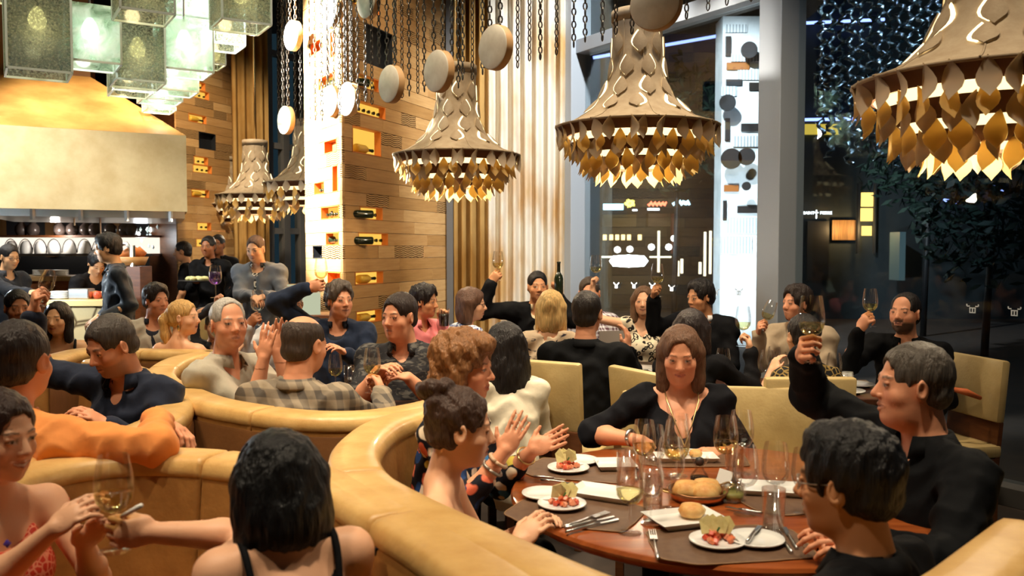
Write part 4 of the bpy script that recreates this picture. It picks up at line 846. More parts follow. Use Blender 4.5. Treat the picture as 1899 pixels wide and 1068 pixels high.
def salad(px, py, label, seed, s=1.0):
    c = T(px, py); e = empty('tomato_salad', (c.x, c.y, TZ + .014), 0, label, 'food', 'diced tomato starters'); rn = random.Random(seed)
    for k in range(26):
        a = rn.random() * 6.28; r = .036 * math.sqrt(rn.random()) * s; z = .008 + (.012 if r < .02 and k > 12 else 0)
        MB().box((0, 0, 0), (.015, .015, .014)).build('tomato_cube', tom[k % 3], e, bevel=.002, seg=1, loc=(r * math.cos(a) * 1.2, r * math.sin(a), z), rot=(rn.random(), rn.random(), rn.random() * 3))
    for k in range(4):
        pts = [(-.02, 0), (.02, .004), (.026, .035), (.004, .055), (-.022, .04)]; V = [(x, .004 * math.sin(y * 60), y) for x, y in pts] + [(x, .004 * math.sin(y * 60) + .003, y) for x, y in pts]; n = 5
        MB().add(V, [(0, 1, 2, 3, 4), (9, 8, 7, 6, 5)] + [(i, (i + 1) % n, n + (i + 1) % n, n + i) for i in range(n)]).build('cheese_shaving', chip, e, loc=(-.022 + k * .014, .006 * (k % 2), .018), rot=(rn.uniform(-.5, .3), rn.uniform(-.4, .4), rn.uniform(-.7, .7)))
    MB().tube([(.0, -.012, .03), (.006, -.014, .042)], .003, 6).build('herb_sprig', chive, e)
for a in ((1075, 873, .42, .30, -.35, 'brown scalloped placemat under the far left starter'), (1068, 950, .42, .33, -.35, 'brown scalloped placemat under the near left starter'), (1352, 1010, .46, .30, .12, 'brown scalloped placemat at the table front'), (1455, 925, .34, .34, .3, 'brown scalloped placemat right of the sauce cup'), (1285, 852, .44, .26, 0, 'brown scalloped placemat before the V-neck diner')): placemat(*a)
dish_double((1072, 860), (1054, 874), 'double white plate with tomato starter, far left of the near table'); dish_double((1011, 923), (1042, 942), 'double white plate with tomato starter, nearest the updo'); dish_double((1330, 1011), (1402, 1008), 'double white plate with tomato starter at the table front')
dish_double((1282, 833), (1262, 842), 'double white plate before the V-neck diner')
salad(1052, 873, 'diced tomato starter on the far left double plate', 1); salad(1045, 942, 'diced tomato starter on the plate nearest the updo', 2); salad(1328, 1010, 'diced tomato starter on the front double plate', 3, 1.1)
dish_square(1141, 868, .155, .15, .05, 'small square white plate beside the far left starter'); dish_square(1121, 922, .24, .15, -.5, 'oblong white tray tilted behind the wine glass'); dish_square(1270, 970, .23, .16, .32, 'square white plate holding the bread roll'); dish_square(1433, 914, .23, .15, -.2, 'square white plate right of the sauce cup'); dish_square(1272, 855, .25, .11, 0, 'white oblong plate with bread pieces before the V-neck diner')
cr_ = mat('bread_crust', srgb(204, 138, 66), .6, col2=srgb(232, 196, 130), ns=14, bump=.3, bs=30); crm = mat('bread_crumb', srgb(236, 214, 160), .8, bump=.3, bs=60)
c = T(1282, 966); e = empty('bread_roll', (c.x, c.y, TZ + .014), .4, 'torn bread roll on a square white plate', 'bread'); MB().lathe([(0, 0), (.034, .004), (.042, .02), (.032, .038), (0, .044)], 20).build('crust', cr_, e, True); MB().lathe([(0, 0), (.02, .003), (.024, .016), (.014, .028), (0, .03)], 14).build('crumb', crm, e, True, loc=(.03, .005, .002))
c = T(1293, 925); e = empty('copper_pan', (c.x, c.y, TZ), .3, 'round copper pan holding golden bread', 'pan'); MB().lathe([(0, .004), (.085, .004), (.10, .035), (.104, .035), (.088, 0), (0, 0)], 36).build('pan_body', M['copper'], e, True)
for s_ in (-1, 1): MB().tube([(s_ * .10, -.025, .033), (s_ * .135, -.02, .042), (s_ * .135, .02, .042), (s_ * .10, .025, .033)], .004, 6).build('handle', M['brass'], e, True)
for (x, y, r) in ((-.035, 0, .048), (.035, .02, .05), (.02, -.035, .044)):
    b = MB().lathe([(0, 0), (r, .004), (r * 1.08, .025), (r * .8, .052), (0, .060)], 22).build('bun', cr_, None, True); b.location = (c.x + x, c.y + y, TZ + .006); tag(b, 'golden bread bun baked in the copper pan', 'bread', 'buns in the copper pan')
for k, px in enumerate((1245, 1262, 1290)):
    q = T(px, 853); b = MB().lathe([(0, 0), (.024, .004), (.028, .016), (.018, .028), (0, .03)], 14).build('bread_piece', cr_, None, True); b.location = (q.x, q.y, TZ + .014); tag(b, 'small bread piece on the oblong plate', 'bread', 'bread pieces before the V-neck diner')
c = T(1360, 930); e = empty('sauce_cup', (c.x, c.y, TZ), 0, 'glass cup of green sauce beside the copper pan', 'cup'); link('glass_wall', MB().lathe([(0, .002), (.034, .003), (.038, .06), (.035, .06), (.031, .008), (0, .008)], 24).mesh('cupg', True), M['glass'], e); link('sauce', MB().lathe([(0, .009), (.031, .009), (.034, .03), (0, .031)], 20).mesh('sauce', True), mat('green_sauce', srgb(140, 138, 74), .3), e); MB().tube([(.01, .0, .03), (.03, .01, .075)], .002, 5).build('spoon', M['steel'], e)
c = T(1347, 908); e = empty('tent_card', (c.x, c.y, TZ), .5, 'white folded card standing by the sauce cup', 'card'); 
for s_ in (-1, 1): MB().box((s_ * .014, 0, .035), (.002, .07, .075), Matrix.Rotation(s_ * -.38, 3, 'Y')).build('card_leaf', M['china'], e)
c = T(1053, 911); e = MB().lathe([(0, .004), (.02, .004), (.027, .022), (.03, .022), (.024, 0), (0, 0)], 20).build('dip_dish', M['black'], None, True); e.location = (c.x, c.y, TZ + .002); tag(e, 'tiny dark dip dish between the left plates', 'dish')
c = T(1297, 893); e = empty('stopper_carafe', (c.x, c.y, TZ), 0, 'small carafe with dark round stopper behind the copper pan', 'carafe'); link('body', MB().lathe([(0, .002), (.034, .002), (.036, .02), (.018, .045), (.016, .055), (.03, .08), (.034, .095)], 20).mesh('carb', True), M['glass'], e); link('dark_liquid', MB().lathe([(0, .004), (.032, .004), (.033, .018), (0, .02)], 18).mesh('carl', True), M['redwine'], e); link('stopper', MB().lathe([(0, -.018), (.013, -.013), (.018, 0), (.013, .013), (0, .018)], 14).mesh('stop', True), M['black'], e, (0, 0, .075))
NG = 'glasses on the near round table'
for px, py, fill, lab, s in ((1168, 990, 'w', 'half full white wine glass at the table front', .98), (1207, 972, None, 'empty wine glass right of the front wine glass', .9), (1243, 945, None, 'large empty wine glass left of the copper pan', 1.05), (1381, 955, None, 'empty wine glass right of the sauce cup', 1.0),
        (1437, 952, None, 'empty wide wine glass behind the water tumbler', 1.02), (1490, 955, None, 'wine glass beside the front diner glasses', .95), (1345, 890, 'w', 'wine glass holding wine behind the folded card', 1.05), (1374, 880, None, 'wine glass leaning behind the full one at right', 1.08),
        (1194, 892, 'w', 'wine glass at the V-neck diner hand, holding wine', 1.0), (1211, 905, None, 'tall empty glass in the middle cluster', 1.0), (1257, 884, None, 'empty glass furthest back in the middle cluster', 1.05), (1254, 905, 'w', 'wide glass of wine in the middle cluster', 1.08)):
    p = T(px, py); wine_glass((p.x, p.y, TZ + .003), lab, fill, s, group=NG)
for px, py, lab, wtr in ((1210, 948, 'water tumbler left of the copper pan', True), (1434, 985, 'water tumbler at the right front of the table', True), (1161, 905, 'slim clear tumbler beside the small square plate', False), (1362, 895, 'tumbler behind the sauce cup', True)):
    p = T(px, py); tumbler((p.x, p.y, TZ + .003), lab, wtr)
for k, a in enumerate((('fork', (1048, 982), (1127, 954), 'fork on top of the cutlery by the near left starter'), ('knife', (1048, 985), (1140, 962), 'middle knife beside the near left starter'), ('knife', (1050, 992), (1148, 967), 'front knife beside the near left starter'), ('fork', (1220, 1042), (1209, 987), 'fork lying alone on bare wood'),
          ('knife', (990, 888), (1050, 894), 'rear knife by the far left starter'), ('knife', (1003, 894), (1080, 903), 'near knife by the far left starter'), ('knife', (1478, 1022), (1452, 982), 'knife right of the front starter'), ('fork', (1468, 1030), (1440, 990), 'fork right of the front starter'), ('fork', (1180, 893), (1178, 862), 'fork right of the small square plate'), ('knife', (1412, 957), (1345, 945), 'knife before the sauce cup'), ('knife', (1385, 1020), (1408, 990), 'butter knife resting on the front double plate'))):
    cutlery(*a, dz=.022 if 'resting' in a[3] else .0055)
# middle booth table
MG = 'glasses on the middle booth table'
for px, py, Zs, fill, lab in ((617, 715, 1, 'w', 'wine glass with wine beside the plaid jacket head'), (630, 718, 1, None, 'empty glass behind the plaid jacket'), (735, 722, 1, None, 'tall empty glass before the dark patterned shirt'), (762, 724, 1, None, 'taller glass before the dark patterned shirt'), (715, 735, 1, None, 'glass in front of the dark patterned shirt'), (470, 668, 1, None, 'glass beside the clapping hands')):
    p = T(px, py); p.x = max(min(p.x, -.62 + .45), -.62 - .45); p.y = max(min(p.y, 5.2), 4.35); wine_glass((p.x, p.y, TZ + .001), lab, fill, 1.0, group=MG)
for px, py, lab in ((764, 733, 'tumbler with water on the middle table'), (648, 716, 'tumbler left on the middle table')): p = T(px, py); tumbler((p.x, p.y, TZ + .001), lab)
dish_square(750, 737, .17, .15, .1, 'square white plate on the middle booth table')
for px, py, lab in ((672, 705, 'round white plate on the middle booth table'), (735, 708, 'round plate before the dark patterned shirt')):
    p = T(px, py); e = MB().lathe([(0, .003), (.07, .003), (.10, .012), (.098, .016), (.07, .008), (0, .008)], 28).build('plate', M['china'], None, True); e.location = (p.x, p.y, TZ); tag(e, lab, 'plate')
# far tables
FG = 'glasses on the far tables'
for px, Z, lab, fill in ((953, 6.1, 'empty glass beside the lace top', None), (966, 6.25, 'second glass beside the lace top', None), (1110, 6.0, 'large glass before the checked shirt', None), (1122, 6.2, 'large glass right of the checked shirt', 'w'), (1147, 6.15, 'glass behind the menu card', None), (1343, 5.4, 'glass of wine before the suited toaster', 'w'), (1425, 5.3, 'wide glass left of the leopard dress', None), (1438, 5.5, 'glass behind the leopard dress', None),
                         (1450, 5.2, 'glass between leopard dress and beige jacket', None), (1550, 5.15, 'glass of wine right of the leopard dress', 'w')):
    wine_glass(((px - CX) / F * Z, Z, TZ + .001), lab, fill, 1.05, group=FG)
for px, Z, lab in ((1192, 6.15, 'white plate before the print top woman'), (1235, 6.0, 'white plate near the suited toaster'), (1590, 5.4, 'white plate at the bearded man'), (1570, 5.15, 'white plate right of the leopard dress')):
    e = MB().lathe([(0, .003), (.08, .003), (.12, .014), (.118, .018), (.08, .008), (0, .008)], 28).build('plate', M['china'], None, True); e.location = ((px - CX) / F * Z, Z, TZ); tag(e, lab, 'plate')
tumbler(((1395 - CX) / F * 5.2, 5.2, TZ + .001), 'slim glass of pale drink left of the leopard dress'); tumbler(((1575 - CX) / F * 5.1, 5.1, TZ + .001), 'tumbler on the right window table')
p = at(1140, 640, 5.85); e = empty('menu', (p.x, 5.9, TZ), .3, 'grey standing menu card before the print top woman', 'menu'); MB().box((0, 0, .15), (.2, .012, .3), Matrix.Rotation(-.15, 3, 'X')).build('cover', mat('menu_grey', srgb(150, 140, 132), .6), e)
e = empty('soda_can', ((834 - CX) / F * 6.5, 6.6, TZ), 0, 'red and silver soda can by the blue blouse', 'can'); MB().lathe([(0, 0), (.028, 0), (.033, .008), (.033, .11), (.027, .122), (0, .12)], 18).build('can_body', mat('can_red', (.5, .03, .03), .3, .3), e, 'auto')
pl_ = empty('potted_plant', ((912 - CX) / F * 7.75, 7.75, 0), 0, 'small green plant behind the blue blouse', 'plant'); MB().lathe([(0, 0), (.12, 0), (.16, .6), (.15, .6), (0, .55)], 20).build('pot', M['walnut'], pl_, True)
for k in range(9):
    a = k * .7; MB().add([(0, 0, .55), (.03, 0, .8), (.0, 0, 1.12), (-.03, 0, .8), (0, .004, .55), (.03, .004, .8), (0, .004, 1.12), (-.03, .004, .8)], [(0, 1, 2, 3), (7, 6, 5, 4), (0, 4, 5, 1), (1, 5, 6, 2), (2, 6, 7, 3), (3, 7, 4, 0)]).build('leaf', mat('plant_green', (.05, .18, .05), .4), pl_, rot=(.25 * math.sin(a), .25 * math.cos(a), a))
cg = mat('cig', (.85, .85, .82), .5)
# ================================================================== people: figures grown from distance fields
def v3(a): return np.asarray(a, np.float32)
def cap(a, b, ra, rb, k=.02, op='u'): return (op, 'c', (v3(a), v3(b), float(ra), float(rb)), k)
def ell(c, ax, rad, k=.02, op='u'): return (op, 'e', (v3(c), v3(ax), v3(rad)), k)      # ax rows = axes
def sph(c, r, k=.01, op='u'): return (op, 'c', (v3(c), v3(c) + v3((0, 0, 1e-4)), float(r), float(r)), k)
def pln(p, n, k=.01): return ('i', 'p', (v3(p), v3(n)), k)                            # keeps the side opposite to n
def pdist(kind, d, P):
    if kind == 'c':
        a, b, ra, rb = d; ab = b - a; t = np.clip(((P - a) @ ab) / max(1e-12, float(ab @ ab)), 0, 1); q = P - a - t[..., None] * ab
        return np.sqrt((q * q).sum(-1)) - (ra + (rb - ra) * t)
    if kind == 'e':
        c, ax, r = d; q = (P - c) @ ax.T; k0 = np.sqrt(((q / r) ** 2).sum(-1)); k1 = np.sqrt(((q / (r * r)) ** 2).sum(-1)) + 1e-9; return k0 * (k0 - 1) / k1
    p, n = d; return (P - p) @ n
def combine(D, e, op, k):
    if op == 's': e = -e
    if op == 'u':
        h = np.maximum(k - np.abs(D - e), 0) / k; return np.minimum(D, e) - h * h * k * .25
    h = np.maximum(k - np.abs(D - e), 0) / k; return np.maximum(D, e) + h * h * k * .25
OFF8 = np.array([(i, j, k) for i in (0, 1) for j in (0, 1) for k in (0, 1)])
def field_mesh(prims, h, warp=None, amp=0.0, keep=None):
    lo = np.full(3, 1e9); hi = -lo
    for (op, kd, d, k) in prims:
        if op != 'u': continue
        if kd == 'c': r = max(d[2], d[3]) + k * .3; lo = np.minimum(lo, np.minimum(d[0], d[1]) - r); hi = np.maximum(hi, np.maximum(d[0], d[1]) + r)
        else: r = np.abs(d[1]).T @ d[2] + k * .3; lo = np.minimum(lo, d[0] - r); hi = np.maximum(hi, d[0] + r)
    B = 8; bs = B * h; lo -= amp + 2 * h; nb = np.ceil((hi + amp + 2 * h - lo) / bs).astype(int)
    ii = np.stack(np.meshgrid(*[np.arange(n) for n in nb], indexing='ij'), -1).reshape(-1, 3); cen = (lo + (ii + .5) * bs).astype(np.float32); hd = bs * .87
    cd = []; D = np.full(len(cen), 9.0, np.float32)
    for (op, kd, d, k) in prims:
        e = pdist(kd, d, cen); cd.append(e); D = combine(D, e, op, k)
    act = np.abs(D) < hd * 1.35 + amp + .01
    if keep is not None: act &= keep(cen, hd)
    if not act.any(): return np.zeros((0, 3)), np.zeros((0, 4), int)
    ii = ii[act]; cd = [e[act] for e in cd]; n = len(ii)
    g = np.arange(B + 1); loc = np.stack(np.meshgrid(g, g, g, indexing='ij'), -1).reshape(-1, 3)
    P = (lo + (ii[:, None, :] * B + loc[None]) * h).astype(np.float32); V = np.full(P.shape[:2], 1.0, np.float32)
    for (op, kd, d, k), e in zip(prims, cd):
        m = np.nonzero(e < hd * 1.35 + k + .012)[0] if op != 'i' else np.nonzero(e > -hd * 1.35 - k - .012)[0]
        if len(m): V[m] = combine(V[m], pdist(kd, d, P[m]), op, k)
    if warp is not None: V = V + warp(P)
    V = V.reshape(n, B + 1, B + 1, B + 1); cor = [V[:, a:a + B, b:b + B, c:c + B] for a, b, c in OFF8]; neg = sum((c < 0).astype(np.int8) for c in cor); mix = (neg > 0) & (neg < 8)
    bi, x, y, z = np.nonzero(mix); vals = np.stack([c[bi, x, y, z] for c in cor], 1); cell = ii[bi] * B + np.stack([x, y, z], 1)
    pos = np.zeros((len(bi), 3)); cnt = np.zeros(len(bi))
    for a in range(8):
        for ax in range(3):
            b = a | (4, 2, 1)[ax]
            if b == a: continue
            s = (vals[:, a] < 0) != (vals[:, b] < 0); t = np.where(s, vals[:, a] / np.where(s, vals[:, a] - vals[:, b], 1), 0); p = OFF8[a] + (OFF8[b] - OFF8[a]) * t[:, None]
            pos += p * s[:, None]; cnt += s
    verts = lo + (cell + pos / cnt[:, None]) * h
    N = np.int64(1 << 20); key = (cell[:, 0].astype(np.int64) + 4) + N * ((cell[:, 1].astype(np.int64) + 4) + N * (cell[:, 2].astype(np.int64) + 4)); order = np.argsort(key); sk = key[order]; st = (1, N, N * N); quads = []
    for ax in range(3):
        b = (4, 2, 1)[ax]; s0 = vals[:, 0] < 0; s1 = vals[:, b] < 0; u, w = [(1, 2), (2, 0), (0, 1)][ax]; idx = np.nonzero(s0 != s1)[0]; kk = key[idx]; q = []; ok = np.ones(len(idx), bool)
        for du, dw in ((0, 0), (1, 0), (1, 1), (0, 1)):
            kq = kk - du * st[u] - dw * st[w]; p = np.searchsorted(sk, kq); p = np.minimum(p, len(sk) - 1); ok &= sk[p] == kq; q.append(order[p])
        q = np.stack(q, 1); fl = s1[idx]; q[fl] = q[fl][:, ::-1]; quads.append(q[ok])
    return verts, np.concatenate(quads)
def merge(parts):
    V = []; Q = []; b = 0
    for v, q in parts:
        if len(v): V.append(v); Q.append(q + b); b += len(v)
    return np.concatenate(V), np.concatenate(Q)
def wob(P, f, s=0.0):
    x, y, z = P[..., 0] * f, P[..., 1] * f, P[..., 2] * f
    return np.sin(x + 1.7 * np.sin(y * .8 + s) + s) * np.sin(z * 1.1 + 1.3 * np.sin(x * .7 + 2 * s)) * .6 + np.sin(1.9 * y + 1.6 * z + np.sin(2.1 * x + s)) * .4
def nrm_(v): v = np.asarray(v, float); return v / max(1e-9, np.linalg.norm(v))
def rot_axis(ax, a):
    return np.array(Matrix.Rotation(a, 3, Vector(ax)))
def facing(yaw): a = math.radians(yaw); return np.array((math.sin(a), -math.cos(a), 0.0))
UP = np.array((0, 0, 1.0))
skinm = mat('skin', (.6, .35, .25), .48, attr=True, bump=.04, bs=160, spec=.4)
HM = {}
def hairmat(c):
    k = tuple(c)
    if k not in HM:
        HM[k] = mat('hair', srgb(*c), .42, col2=tuple(v * 1.7 + .006 for v in srgb(*c)), ns=34, stretch=(3, 3, .35), thr=(.4, .75), bump=.7, bs=60, bstretch=(3, 3, .25), spec=.35)
    return HM[k]
CM = {}
def cloth(c, rough=.8):
    k = tuple(c)
    if k not in CM: dk_ = max(c) < 50; CM[k] = mat('fabric', tuple(v * (.6 if dk_ else 1) for v in srgb(*c)), rough, bump=.35, bs=14, spec=.12 if dk_ else .2, sheen=0 if dk_ else .1, col2=tuple(v * (.5 if dk_ else .82) for v in srgb(*c)), ns=5)
    return CM[k]
LIPS = {'f': (.52, .12, .10), 'm': (.50, .21, .16)}
SK = {'fair': srgb(232, 178, 142), 'tan': srgb(205, 146, 104), 'asian': srgb(222, 170, 126), 'ruddy': srgb(226, 158, 122), 'brown': srgb(164, 108, 74)}
# hair styles: prims in head space (x right, y face, z up; total head height .235), local warp
I3 = np.eye(3)
def hair_prims(st):
    E = lambda c, r, k=.02, op='u': ell(c, I3, r, k, op); Cp = cap
    face = [E((0, .098, -.035), (.070, .066, .095), .012, 's'), E((0, .118, .022), (.064, .074, .066), .012, 's')]
    ears = [E((s * .085, .012, -.02), (.03, .018, .034), .008, 's') for s in (-1, 1)]
    if st in ('short', 'thick', 'receding', 'buzz', 'bald', 'spiky'):
        g = {'short': .010, 'thick': .020, 'receding': .008, 'buzz': .006, 'bald': .007, 'spiky': .022}[st]
        p = [E((0, -.018, .036), (.074 + g * .8, .094 + g, .082 + g)), E((0, -.05, -.03), (.064 + g * .5, .06 + g * .5, .05), .02)]
        if st in ('thick', 'spiky'): p.append(E((0, .035, .098), (.05, .042, .026), .03))
        p += face + ears + [pln((0, -.05, -.072), (0, .25, -1), .006), pln((0, .045, -.03), (0, .85, -.53), .01)]
        if st == 'receding': p += [E((0, .115, .045), (.072, .085, .078), .015, 's')]
        if st == 'bald': p += [E((0, -.01, .125), (.062, .09, .055), .02, 's'), E((0, .08, .09), (.07, .06, .06), .02, 's')]
        return p
    if st == 'bob':
        return [E((0, -.02, .035), (.092, .112, .094)), Cp((-.066, -.03, .0), (-.072, -.025, -.125), .05, .042, .04), Cp((.066, -.03, .0), (.072, -.025, -.125), .05, .042, .04), E((0, -.065, -.06), (.09, .062, .105), .04), E((0, .105, -.05), (.060, .074, .115), .012, 's'), E((0, .125, .02), (.056, .07, .062), .01, 's'), pln((0, 0, -.155), (0, 0, -1), .008)]
    if st == 'longbob':
        return [E((0, -.02, .035), (.088, .108, .092)), Cp((-.068, -.02, .0), (-.078, .0, -.16), .042, .032, .04), Cp((.068, -.02, .0), (.078, .0, -.16), .042, .032, .04), E((0, -.07, -.08), (.085, .05, .115), .04), E((0, .10, -.05), (.064, .076, .12), .012, 's'), E((0, .125, .035), (.062, .082, .070), .01, 's')]
    if st == 'long':
        return [E((0, -.02, .035), (.09, .11, .092)), Cp((-.07, -.03, .0), (-.085, -.04, -.22), .045, .04, .04), Cp((.07, -.03, .0), (.085, -.04, -.22), .045, .04, .04), E((0, -.085, -.12), (.10, .05, .18), .05), E((0, .10, -.05), (.060, .074, .125), .012, 's'), E((0, .12, .025), (.056, .074, .064), .01, 's')]
    if st == 'pony':
        return [E((0, -.02, .038), (.083, .102, .089)), E((0, -.04, -.02), (.072, .07, .06), .02)] + face + ears + [pln((0, -.05, -.07), (0, .4, -1), .006), Cp((0, -.11, .035), (0, -.145, -.02), .026, .036, .02), Cp((0, -.145, -.02), (0, -.135, -.13), .036, .034, .02), Cp((0, -.135, -.13), (.01, -.115, -.22), .034, .014, .02)]
    if st == 'updo':
        b = [E((0, -.02, .038), (.086, .104, .092)), E((0, -.04, -.02), (.076, .07, .06), .02)] + face + ears + [pln((0, -.05, -.075), (0, .4, -1), .006)]
        rn = random.Random(5)
        for k in range(11): a = k * .75; b.append(sph((.04 * math.cos(a) * (1 - k * .03), -.085 + .035 * math.sin(a) - .01, .075 + .008 * k * .6), .028, .010))
        return b
    if st == 'bun': return [E((0, -.02, .038), (.085, .103, .09)), E((0, -.04, -.02), (.075, .07, .06), .02)] + face + ears + [pln((0, -.05, -.075), (0, .4, -1), .006), E((0, -.125, .03), (.045, .04, .045), .015)]
    if st == 'volume':
        return [E((0, -.03, .05), (.108, .125, .10)), E((0, -.075, -.05), (.092, .07, .085), .04), Cp((-.075, .0, .0), (-.08, .0, -.06), .035, .03, .03), Cp((.075, .0, .0), (.08, .0, -.06), .035, .03, .03), E((0, .06, .098), (.07, .045, .03), .03), E((0, .105, -.05), (.062, .07, .105), .012, 's'), E((0, .135, .01), (.060, .07, .062), .012, 's')]
def face_prims(sex, fat, smile, near=True):
    E = lambda c, r, k=.02, op='u': ell(c, I3, r, k, op); Cp = cap; f = fat
    j = .94 if sex == 'f' else 1.0
    p = [E((0, -.018, .035), (.074, .094, .082), .02), E((0, .022, -.03), (.062 + f * .006, .066, .085), .03), E((0, .03, -.078), (.047 * j + f * .014, .048, .038 + f * .006), .03), sph((0, .066, -.101), .017 * j, .02)]
    p += [E((s * .039, .05, -.032), (.023 + f * .005, .026, .024), .02) for s in (-1, 1)]
    if f > .6: p.append(E((0, .02, -.105), (.05, .05, .03), .03))
    p += [Cp((-.034, .074, .019), (.034, .074, .019), .010, .010, .014)]
    p += [sph((s * .031, .098, .000), .0165, .010, 's') for s in (-1, 1)] + [sph((s * .031, .0715, .000), .0135, .004) for s in (-1, 1)]
    p += [Cp((s * .031 - .012, .0795, .0075), (s * .031 + .012, .0795, .0075), .0048, .0048, .004) for s in (-1, 1)]
    p += [Cp((0, .080, .012), (0, .104, -.030), .0065, .0115, .010)] + [sph((s * .011, .092, -.035), .0085, .008) for s in (-1, 1)] + ([sph((s * .006, .101, -.044), .0035, .004, 's') for s in (-1, 1)] if near else [])
    u = .006 * smile; wd = .022 + .006 * smile
    for s in (-1, 1): p += [Cp((0, .0895, -.0605), (s * wd, .0785, -.0645 + u), .0058, .0030, .006), Cp((0, .0875, -.0745), (s * wd, .0785, -.0665 + u), .0066, .0030, .006)]
    p += [Cp((-wd * .8, .087, -.0665 + u * .5), (0, .097, -.0672 - u * .3), .002 + .0015 * smile, .0025 + .002 * smile, .003, 's'), Cp((wd * .8, .087, -.0665 + u * .5), (0, .097, -.0672 - u * .3), .002 + .0015 * smile, .0025 + .002 * smile, .003, 's')]
    for s in (-1, 1):
        a = np.array(Matrix.Rotation(s * .45, 3, 'Z')); p += [ell((s * .078, -.008, -.008), a, (.0085, .021, .033), .008), ell((s * .087, -.004, -.006), a, (.006, .011, .018), .005, 's')]
    return p
def xf(prims, R, o, s):          # head-space prims to the world: columns of R = axes
    out = []
    for (op, kd, d, k) in prims:
        if kd == 'c': out.append((op, kd, (v3(R @ d[0] * s + o), v3(R @ d[1] * s + o), d[2] * s, d[3] * s), k * s))
        elif kd == 'e': out.append((op, kd, (v3(R @ d[0] * s + o), v3(d[1] @ R.T), d[2] * s), k * s))
        else: out.append((op, kd, (v3(R @ d[0] * s + o), v3(nrm_(R @ d[1]))), k * s))
    return out
def skin_colour(V, Rh, H, s, skin, sex, brow, beard, smile, near):
    q = (V - H) @ Rh / s; x, y, z = np.abs(q[:, 0]), q[:, 1], q[:, 2]; col = np.tile(np.array(skin), (len(V), 1)); head = (np.sqrt((q * q).sum(1)) < .15)
    def mixc(m, c):
        m = np.clip(m, 0, 1)[:, None]; return col * (1 - m) + np.array(c) * m
    bl = np.exp(-(((x - .04) / .02) ** 2 + ((z + .035) / .022) ** 2)) * (y > .03) * .35; col = mixc(bl * head, (skin[0] * .98, skin[1] * .62, skin[2] * .55))
    nose = np.exp(-((x / .014) ** 2 + ((z + .03) / .015) ** 2)) * (y > .085) * .25; col = mixc(nose * head, (skin[0] * .95, skin[1] * .65, skin[2] * .6))
    if beard is not None:
        m = np.clip((-(z + .052) / .012), 0, 1) * (y > -.005) * head * np.clip((y + .01) / .03, 0, 1); mu = ((x < .03) & (z > -.058) & (z < -.044) & (y > .06)); m = np.maximum(m, mu * 1.0) * ~((x < .022) & (z > -.077) & (z < -.058) & (y > .07)); col = mixc(m * beard[1] * (z > -.13), beard[0])
    so = lambda v, w: np.clip(v / w + .5, 0, 1); e = .0022
    u = .006 * smile * np.clip(x / .026, 0, 1) ** 2; wd = .023 + .005 * smile; half = .0085 * np.clip(1 - (x / wd) ** 2, 0, 1) ** .5 + .0004; zc = -.0672 + u
    col = mixc(so(half - np.abs(z - zc), e) * so(wd - x, e) * (y > .066) * (.72 if sex == 'f' else .5), LIPS[sex])
    gap = .0022 * np.clip(1 - (x / (wd * .9)) ** 2, 0, 1) ** .5 * (1 + .9 * (smile > .7)); col = mixc(so(gap - np.abs(z - zc - .0004), .0016) * so(wd * .9 - x, e) * (y > .066) * .85, (.62, .57, .5) if (smile > .7 and near) else (.13, .035, .03))
    arch = .0215 + .004 * np.clip((x - .014) / .02, 0, 1) - .004 * np.clip((x - .036) / .012, 0, 1); th = .0036 if sex == 'm' else .0024
    col = mixc(so(th - np.abs(z - arch), e) * so(x - .013, .004) * so(.047 - x, .006) * (y > .05) * .8, brow)
    dx, dz = (x - .031) / .0118, (z + .0002) / .0050; al = 1 - dx * dx - dz * dz; eye = so(al, .45) * (y > .055); col = mixc(eye * .9, (.60, .57, .53)); ex = np.sqrt((x - .031) ** 2 + (z + .0002) ** 2); col = mixc(so(.0052 - ex, .0014) * eye, (.05, .032, .022))
    lid = so(.0016 - np.abs(np.sqrt(np.maximum(dx * dx + dz * dz, 0)) - 1.05) * .005, .0016) * (z > -.001) * (y > .055) * (np.abs(dx) < 1.15); col = mixc(lid * .8, (.06, .035, .03))
    return col
def hand_prims(W, d, n, s, style, sc):          # W wrist, d along the hand, n palm normal, s thumb side
    W, d, n, s = map(np.asarray, (W, d, n, s)); P = lambda a, b, c: W + (d * a + s * b + n * c) * sc; out = []; k = .006 * sc
    out += [ell(P(.048, 0, 0), np.array([d, s, n]), np.array((.050, .040, .0150)) * sc, .015 * sc), ell(P(.03, .022, .008), np.array([d, s, n]), np.array((.030, .018, .015)) * sc, .012 * sc)]
    cu = {'grip': (55, 75, 45), 'relax': (22, 30, 20), 'flat': (4, 6, 4), 'fist': (80, 90, 60)}[style]
    for i in range(4):
        b = P(.086 - abs(i - 1.2) * .004, .030 - .0205 * i, 0); L_ = (.040, .026, .021); f = (1.0, 1.08, 1.0, .82)[i]; a = 0; rr = (.0088, .0080, .0072, .006); spread = {'flat': .10}.get(style, .03) * (1.2 - i)
        for j in range(3):
            a += math.radians(cu[j] * (1 + .06 * i)); dr = d * math.cos(a) + n * math.sin(a) + s * spread * .5; dr = dr / np.linalg.norm(dr); e = b + dr * L_[j] * f * sc
            out.append(cap(b, e, rr[j] * sc, rr[j + 1] * sc, k * .6)); b = e
    tb = P(.022, .030, .008); 
    if style == 'grip': m1 = P(.062, .042, .030); m2 = P(.088, .022, .046)
    elif style == 'fist': m1 = P(.06, .036, .03); m2 = P(.075, .01, .04)
    elif style == 'flat': m1 = P(.05, .058, .008); m2 = P(.075, .072, .010)
    else: m1 = P(.055, .052, .018); m2 = P(.085, .052, .026)
    out += [cap(tb, m1, .0135 * sc, .0098 * sc, .01 * sc), cap(m1, m2, .0095 * sc, .0070 * sc, k)]
    return out
